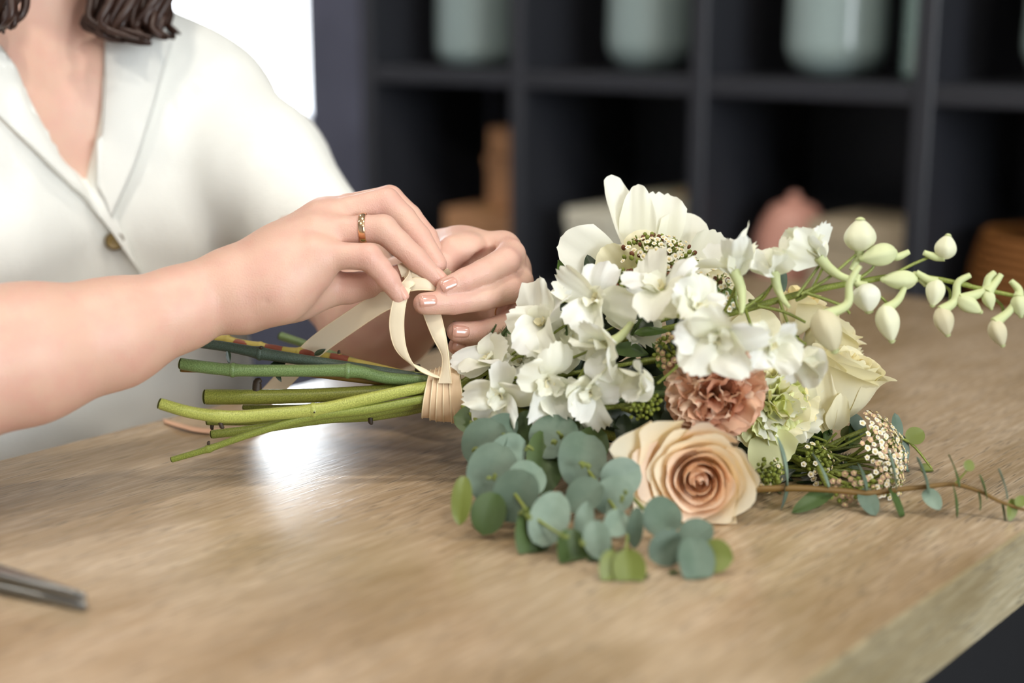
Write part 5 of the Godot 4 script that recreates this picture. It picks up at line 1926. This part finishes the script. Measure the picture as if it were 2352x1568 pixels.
func make_delphinium() -> void:
	var F := [
		["white delphinium floret nearest the ribbon", 1150, 905, 0.905, Vector3(-0.20, -0.25, 1.0), 1.0, 1, 1.0, false],
		["white delphinium floret standing up beside the ribbon", 1128, 830, 0.925, Vector3(-0.45, 0.55, 0.7), 0.86, 2, 0.7, false],
		["white delphinium floret left of the middle, facing the lens", 1258, 872, 0.895, Vector3(0.12, -0.28, 1.0), 1.08, 3, 1.0, false],
		["white delphinium floret above the left front", 1250, 745, 0.915, Vector3(-0.40, 0.35, 0.85), 1.08, 4, 0.9, false],
		["small white floret low in the front row", 1357, 897, 0.888, Vector3(0.0, -0.30, 1.0), 0.88, 5, 1.0, false],
		["white floret seen from the side with its spur to the right", 1405, 785, 0.884, Vector3(-0.85, -0.35, 0.42), 0.98, 6, 0.6, true],
		["open white floret in the upper middle", 1372, 690, 0.900, Vector3(-0.25, 0.25, 0.95), 1.05, 7, 1.0, false],
		["wide white floret under the yarrow", 1520, 672, 0.887, Vector3(-0.25, 0.65, 0.65), 1.15, 8, 1.0, true],
		["white trumpet floret over the green buds", 1500, 880, 0.875, Vector3(-0.92, 0.06, 0.38), 0.86, 9, 0.35, false],
		["white floret seen from below, left on the raceme", 1690, 632, 0.885, Vector3(-0.42, 0.85, 0.12), 1.12, 10, 0.55, true],
		["white floret seen from below, middle of the raceme", 1780, 632, 0.887, Vector3(-0.10, 0.95, 0.22), 0.98, 11, 0.45, true],
		["white bell-shaped floret on the raceme", 1888, 598, 0.89, Vector3(-0.55, 0.80, 0.16), 1.1, 12, 0.05, true],
		["large blurred white floret right in front", 1650, 772, 0.848, Vector3(-0.15, -0.30, 0.95), 1.12, 13, 1.0, true],
		["blurred white floret right of the large front one", 1765, 790, 0.852, Vector3(0.25, -0.15, 0.95), 0.95, 14, 0.9, true],
		["white floret between the front florets and the yarrow", 1600, 712, 0.870, Vector3(0.1, 0.5, 0.85), 0.85, 15, 0.8, true],
		["half-open white floret hanging right of the front ones", 1850, 800, 0.872, Vector3(-0.1, -0.85, 0.45), 0.85, 16, 0.3, false],
		["white floret deep between the left ones", 1315, 780, 0.922, Vector3(-0.1, 0.1, 1.0), 0.9, 17, 0.9, false],
		["white floret deep in the middle", 1450, 730, 0.925, Vector3(0.1, 0.2, 1.0), 0.9, 18, 0.8, false],
		["small white floret at the left edge of the middle row", 1195, 830, 0.93, Vector3(-0.2, 0.3, 1.0), 0.75, 19, 0.9, false],
		["white floret low behind the front row", 1300, 915, 0.905, Vector3(0.1, -0.4, 0.9), 0.8, 20, 0.9, false],
		["white floret below the side-view one", 1400, 865, 0.905, Vector3(-0.4, -0.5, 0.8), 0.8, 21, 0.6, false],
	]
	for q in F:
		var t := floret(q[0], q[1], q[2], q[3], q[4], q[5], q[6], q[7], q[8])
		var far: float = 0.02 if q[1] < 1600 else 0.03
		var to: Vector3 = at_pixel(q[1], q[2], q[3]) - t.transform.basis.y.normalized() * 0.003
		var from: Vector3 = bind if q[1] < 1480 else at_pixel(1640, 735, 0.90) if q[1] < 1720 else at_pixel(q[1] - 60, 690, 0.90)
		stem_to(t, from, to, 0.0011, 0.0008, "stem_green", -far * 0.2, "pedicel")
	# the raceme that reaches out to the right
	var s := flower("delphinium_raceme", "long thin delphinium stalk reaching out to the right edge", Transform3D())
	var pts := PackedVector3Array()
	for q in [[1330, 800, 0.93], [1500, 762, 0.915], [1690, 716, 0.905], [1790, 688, 0.903], [1880, 664, 0.90], [1980, 646, 0.898], [2060, 634, 0.896], [2150, 640, 0.892], [2250, 662, 0.888], [2380, 690, 0.884]]:
		pts.append(at_pixel(q[0], q[1], q[2]) - bouquet.position)
	part(s, "stalk", tube(smooth(pts, 6), smooth_f(PackedFloat32Array([0.0022, 0.0022, 0.0022, 0.0022, 0.0021, 0.002, 0.0018, 0.0016, 0.0014, 0.0012]), 6), 10), mats["stem_green"])
	for q in [[[1830, 680], [1860, 640], [1885, 605]], [[1840, 676], [1900, 640], [1965, 585]], [[1960, 648], [2000, 620], [2010, 600]], [[2040, 636], [2090, 610], [2135, 590]], [[1700, 714], [1760, 670], [1782, 640]], [[1850, 672], [1930, 700], [1952, 720]], [[1960, 650], [2020, 680], [2045, 705]], [[2090, 636], [2140, 640], [2150, 655]], [[2120, 640], [2180, 665], [2175, 715]], [[2180, 645], [2230, 655], [2250, 680]], [[2240, 660], [2300, 700], [2300, 740]], [[1740, 702], [1800, 716], [1850, 740]], [[2290, 672], [2330, 680], [2340, 690]], [[1700, 716], [1690, 690], [1690, 640]]]:
		var p := PackedVector3Array()
		for e in q:
			p.append(at_pixel(e[0], e[1], 0.895) - bouquet.position)
		part(s, "pedicel", tube(smooth(p, 6), smooth_f(PackedFloat32Array([0.0012, 0.0010, 0.0009]), 6), 7), mats["stem_green"])
	var B := [
		[1975, 540, 0.895, 38, 40, PI, [[1972, 590], [1955, 620]], "bud_cream", "round cream bud highest on the raceme"],
		[2018, 586, 0.893, 27, 46, -PI / 2 + 0.2, [[2060, 590], [2088, 578]], "bud_green", "pale green bud below the round one"],
		[2172, 567, 0.89, 26, 30, PI - 0.2, [[2150, 590], [2122, 580]], "bud_cream", "small round bud with its spur to the left"],
		[2066, 642, 0.893, 24, 44, -PI / 2, [[2105, 632], [2128, 655]], "bud_green", "pale green bud lying along the stalk"],
		[1992, 684, 0.893, 34, 36, 0.1, [[1968, 650], [1972, 630]], "white_petal", "half-open white bud under the stalk"],
		[2040, 742, 0.888, 28, 46, 0.18, [[2062, 690], [2078, 660]], "bud_cream", "large hanging bud under the stalk"],
		[2147, 672, 0.89, 23, 34, -0.2, [[2128, 640], [2105, 625]], "bud_cream", "middle hanging bud close to the stalk"],
		[2168, 738, 0.886, 24, 36, 0.25, [[2194, 690], [2200, 650], [2228, 632]], "bud_mauve", "hanging bud with a long upright spur"],
		[2226, 700, 0.886, 20, 34, 1.0, [[2260, 668], [2270, 640], [2285, 625]], "bud_green", "slanting green bud near the tip"],
		[2272, 688, 0.886, 16, 24, 0.2, [[2285, 650], [2300, 630]], "bud_green", "small green bud near the tip"],
		[2293, 764, 0.882, 22, 34, 0.3, [[2318, 715], [2332, 690]], "bud_mauve", "lowest bud near the right edge"],
		[2342, 702, 0.883, 20, 28, 0.1, [[2340, 665], [2322, 645]], "bud_green", "last green bud at the right edge"],
		[1900, 760, 0.868, 36, 54, 0.35, [[1945, 700], [1952, 650], [1975, 610]], "bud_mauve", "large blurred hanging bud over the cream rose"],
	]
	for k in B.size():
		var q: Array = B[k]
		bud(q[0], q[1], q[2], q[3], q[4], q[5], q[6], q[7], k, q[8])


func make_yarrow() -> void:
	var Y := [
		["yarrow head with green and brown buds in the white bloom", 1520, 590, 0.935, Vector3(0.15, 0.75, 0.62), 0.027, 0.010, 95, ["bud", "bud", "tip", "floret_white", "tip"], 1],
		["white yarrow head lit in the middle", 1520, 585, 0.922, Vector3(-0.1, 0.35, 0.9), 0.015, 0.006, 34, ["floret_white"], 11],
		["white yarrow head with yellow eyes", 1652, 668, 0.905, Vector3(0.25, 0.55, 0.8), 0.0165, 0.007, 42, ["floret_white", "floret_white", "floret_white", "tip"], 2],
		["green budded yarrow under the trumpet floret", 1476, 925, 0.885, Vector3(-0.1, 0.4, 0.9), 0.0115, 0.006, 40, ["bud"], 3],
		["green budded yarrow left of the white bloom", 1408, 640, 0.925, Vector3(-0.3, 0.6, 0.7), 0.0120, 0.005, 34, ["bud", "bud", "tip"], 4],
		["tall flat yarrow head standing on edge at the right", 2030, 1035, 0.925, Vector3(0.80, 0.30, 0.52), 0.0275, 0.013, 150, ["floret_white", "floret_white", "floret_white", "floret_pink"], 5],
		["lower half of the yarrow head by the counter", 2036, 1110, 0.905, Vector3(0.75, 0.05, 0.65), 0.0185, 0.009, 75, ["floret_white", "floret_pink", "floret_white"], 6],
		["brownish yarrow head resting on the counter", 1955, 1138, 0.89, Vector3(-0.1, -0.35, 0.9), 0.0165, 0.008, 60, ["floret_pink", "floret_pink", "bud"], 7],
		["green yarrow buds between the leaves", 1880, 1062, 0.925, Vector3(0.6, 0.3, 0.75), 0.0145, 0.008, 46, ["bud", "bud", "floret_white"], 8],
		["green yarrow buds beside the peach rose", 1765, 1090, 0.905, Vector3(0.55, -0.1, 0.8), 0.0120, 0.008, 38, ["bud", "bud", "bud", "floret_white"], 9],
		["pinkish yarrow tucked beside the carnation", 1545, 805, 0.895, Vector3(-0.25, 0.3, 0.9), 0.0130, 0.006, 34, ["floret_pink", "floret_pink", "bud"], 10],
	]
	for q in Y:
		var t := yarrow(q[0], place(q[1], q[2], q[3], q[4], 0.4), q[5], q[6], q[7], q[8], q[9], 0.004)
		var low: Vector3 = at_pixel(q[1], q[2], q[3]) - t.transform.basis.y.normalized() * q[5] * 0.85
		stem_to(t, bind if q[1] < 1700 else at_pixel(1780, 1030, 0.95), low, 0.0016, 0.0013, "stem_green")


func make_greens() -> void:
	var t := flower("green_leaves", "dark green leaves that fill the gaps between the flowers", Transform3D())
	var r := RandomNumberGenerator.new()
	r.seed = 9
	leaf_at(t, 1298, 650, 0.955, 110, 66, -118, Vector3(0.5, 0.2, 0.9), "leaf_green", 0.8, 501, -0.15, 0.35)
	leaf_at(t, 1358, 612, 0.948, 60, 40, -100, Vector3(0.3, 0.2, 0.9), "leaf_dark", 0.8, 502)
	leaf_at(t, 1470, 735, 0.915, 70, 60, 200, Vector3(0.1, 0.3, 0.9), "leaf_dark", 0.9, 503)
	leaf_at(t, 1190, 775, 0.94, 70, 34, 20, Vector3(0.2, 0.6, 0.8), "leaf_green", 0.9, 504)
	leaf_at(t, 1800, 640, 0.96, 60, 26, 88, Vector3(0.6, 0.2, 0.8), "eucalyptus", 0.7, 505)
	leaf_at(t, 1840, 870, 0.975, 90, 70, 100, Vector3(0.2, 0.2, 0.9), "leaf_dark", 0.8, 506)
	leaf_at(t, 1870, 960, 0.965, 100, 50, 80, Vector3(0.4, 0.2, 0.9), "leaf_dark", 0.9, 507)
	leaf_at(t, 1820, 830, 0.97, 80, 50, 60, Vector3(0.2, 0.3, 0.9), "leaf_green", 0.9, 508)
	leaf_at(t, 1805, 1010, 0.962, 110, 54, 150, Vector3(0.1, 0.5, 0.8), "leaf_dark", 0.9, 509)
	leaf_at(t, 1500, 760, 0.905, 90, 26, -15, Vector3(0.1, 0.6, 0.8), "leaf_green", 0.9, 510)
	for k in 46:
		var x := r.randf_range(1120, 1720)
		var mid := lerpf(850, 830, (x - 1120) / 600.0)
		var y := mid + r.randf_range(-1, 1) * lerpf(45, 165, smoothstep(1100, 1450, x))
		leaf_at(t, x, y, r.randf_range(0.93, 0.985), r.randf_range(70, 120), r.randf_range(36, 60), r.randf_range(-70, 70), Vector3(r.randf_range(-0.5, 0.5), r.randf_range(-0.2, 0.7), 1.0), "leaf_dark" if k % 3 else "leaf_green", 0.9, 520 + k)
	for k in 40:
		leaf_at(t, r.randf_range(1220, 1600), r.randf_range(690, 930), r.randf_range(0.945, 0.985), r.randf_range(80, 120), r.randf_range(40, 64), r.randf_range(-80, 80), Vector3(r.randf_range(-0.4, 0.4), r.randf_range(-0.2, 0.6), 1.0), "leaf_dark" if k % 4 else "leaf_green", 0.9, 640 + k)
	for k in 16:
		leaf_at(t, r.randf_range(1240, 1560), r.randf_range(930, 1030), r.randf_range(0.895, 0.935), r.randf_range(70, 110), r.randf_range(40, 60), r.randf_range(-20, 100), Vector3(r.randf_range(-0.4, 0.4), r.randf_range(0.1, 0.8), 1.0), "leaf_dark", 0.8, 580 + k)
	for k in 16:
		var y0 := r.randf_range(1015, 1085)
		var x0 := r.randf_range(1740, 1830)
		var line := PackedVector3Array([at_pixel(x0, y0, 0.945) - bouquet.position, at_pixel(x0 + 80, y0 + r.randf_range(-30, 20), 0.94) - bouquet.position, at_pixel(x0 + r.randf_range(130, 190), y0 + r.randf_range(-50, 40), 0.932) - bouquet.position])
		part(t, "green_stem", tube(smooth(line, 5), smooth_f(PackedFloat32Array([0.0011, 0.0010, 0.0008]), 5), 7), mats["stem_green"])
	for k in 14:
		leaf_at(t, r.randf_range(1760, 1960), r.randf_range(1010, 1090), r.randf_range(0.945, 0.965), r.randf_range(50, 90), r.randf_range(22, 40), r.randf_range(-60, 60), Vector3(r.randf_range(-0.4, 0.4), r.randf_range(0.1, 0.8), 1.0), "leaf_dark" if k % 3 else "leaf_green", 0.9, 700 + k)
	for k in 10:
		leaf_at(t, r.randf_range(1720, 1880), r.randf_range(1000, 1130), r.randf_range(0.93, 0.965), r.randf_range(60, 90), r.randf_range(26, 44), r.randf_range(-40, 60), Vector3(r.randf_range(-0.4, 0.4), r.randf_range(0.1, 0.8), 1.0), "leaf_dark", 0.9, 600 + k)
	var f := flower("fern_leaves", "feathery dark green yarrow leaves", Transform3D())
	for q in [[[1140, 790, 0.925], [1178, 735, 0.922], 50], [[1120, 780, 0.93], [1140, 745, 0.93], 30], [[1190, 745, 0.94], [1218, 728, 0.94], 30], [[1302, 770, 0.91], [1298, 722, 0.91], 26], [[1440, 640, 0.925], [1395, 622, 0.925], 36], [[1160, 860, 0.94], [1210, 800, 0.94], 60], [[1170, 870, 0.94], [1215, 850, 0.94], 50], [[1830, 1060, 0.955], [1910, 995, 0.95], 60], [[1820, 1080, 0.955], [1830, 1000, 0.95], 70], [[1860, 1060, 0.955], [1970, 1045, 0.95], 60], [[1900, 1080, 0.955], [1985, 1060, 0.95], 50], [[1740, 1060, 0.95], [1800, 1070, 0.945], 50], [[1780, 1120, 0.92], [1792, 1170, 0.91], 40], [[1450, 770, 0.91], [1478, 720, 0.91], 40], [[1850, 1010, 0.955], [1900, 985, 0.952], 46]]:
		fern(f, q[0], q[1], q[2], "fern_green", int(q[0][0]))
	for q in [[[1100, 900, 0.94], [1160, 840, 0.935], [1205, 775, 0.93], 12], [[1100, 905, 0.94], [1150, 830, 0.93], [1205, 815, 0.925], 13], [[1095, 880, 0.94], [1160, 850, 0.94], [1215, 835, 0.935], 10], [[1310, 640, 0.955], [1290, 690, 0.95], [1330, 675, 0.945], 14], [[1380, 800, 0.91], [1355, 830, 0.905], [1330, 870, 0.905], 12], [[1450, 930, 0.90], [1400, 935, 0.90], [1340, 945, 0.90], 12], [[1850, 1040, 0.952], [1780, 1010, 0.955], [1735, 985, 0.955], 13], [[1990, 985, 0.945], [1920, 1015, 0.945], [1840, 1060, 0.945], 11], [[2000, 1085, 0.935], [1900, 1080, 0.935], [1800, 1078, 0.94], 11], [[1872, 1050, 0.925], [1885, 1085, 0.915], [1905, 1125, 0.905], 14]]:
		var p := PackedVector3Array()
		for k in 3:
			p.append(at_pixel(q[k][0], q[k][1], q[k][2]) - bouquet.position)
		var rr: float = q[3] * 0.5 * 0.94 / FOCAL
		part(t, "green_stem", tube(smooth(p, 6), smooth_f(PackedFloat32Array([rr, rr, rr * 0.8]), 6), 8), mats["stem_green"])


# ---------------------------------------------------------------- small things on the counter

func make_small_things() -> void:
	# a pair of closed scissors: only the blades reach into the picture
	var tip := on_table(196, 1388, 0.004)
	var tail := on_table(-330, 1235, 0.006)
	var dir := (tip - tail).normalized()
	var side := dir.cross(Vector3.UP).normalized()
	var t := thing("scissors", Vector3(tail.x, TABLE_Y, tail.z), "steel scissors with dark grips, tip pointing right, at the left edge", "scissors")
	t.basis = Basis(dir, Vector3.UP, dir.cross(Vector3.UP))
	var len := (tip - tail).length()
	for s: int in [0, 1]:
		var v := PackedVector3Array()
		var n := 14
		for j in n:
			var q := float(j) / (n - 1)
			var w := lerpf(0.0100, 0.0016, pow(q, 1.8))
			var y0 := 0.0030 + 0.0050 * s
			var z0 := (0.003 if s == 0 else -0.003) * (1.0 - q)
			var x := len * (0.28 + 0.72 * q)
			v.append_array([Vector3(x, y0, z0 - w), Vector3(x, y0 + 0.0042, z0 - w * 0.4), Vector3(x, y0 + 0.0044, z0 + w * 0.5), Vector3(x, y0 + 0.0004, z0 + w)])
		var idx := grid_index(4, n, 0, true)
		idx.append_array([0, 1, 2, 0, 2, 3])
		var e := (n - 1) * 4
		idx.append_array([e, e + 2, e + 1, e, e + 3, e + 2])
		part(t, "blade", mesh_of(v, idx), mats["steel"])
		var loop := PackedVector3Array()
		var rad := PackedFloat32Array()
		for k in 21:
			var a := TAU * k / 20.0
			loop.append(Vector3(len * 0.13 + cos(a) * 0.032, 0.0052, (0.020 if s == 0 else -0.020) + sin(a) * 0.016))
			rad.append(0.0045)
		part(t, "grip", tube(loop, rad, 8), mats["black_grip"])
	part(t, "pivot", lathe(PackedVector2Array([Vector2(0.004, 0.0), Vector2(0.004, 0.001), Vector2(0.0002, 0.0014)]), 16), mats["steel"], Transform3D(Basis(), Vector3(len * 0.30, 0.0122, 0)))
	# a scrap of ribbon by the edge of the counter
	var a := on_table(368, 972, 0.001)
	var scrap := thing("ribbon_scrap", Vector3(a.x, TABLE_Y, a.z), "short strip of blush pink ribbon lying flat near her shirt", "ribbon")
	var p := PackedVector3Array()
	var w := PackedVector3Array()
	for q in [[376, 966, 0.0012], [410, 976, 0.003], [450, 986, 0.0022], [500, 990, 0.0012], [560, 985, 0.0035], [620, 975, 0.0012]]:
		p.append(on_table(q[0], q[1], q[2]) - scrap.position)
		w.append(turn * Vector3(0.010, 0.0, 0.006))
	part(scrap, "ribbon_strip", band(smooth(p, 6), smooth(w, 6), 0.0007), mats["pink_ribbon"])
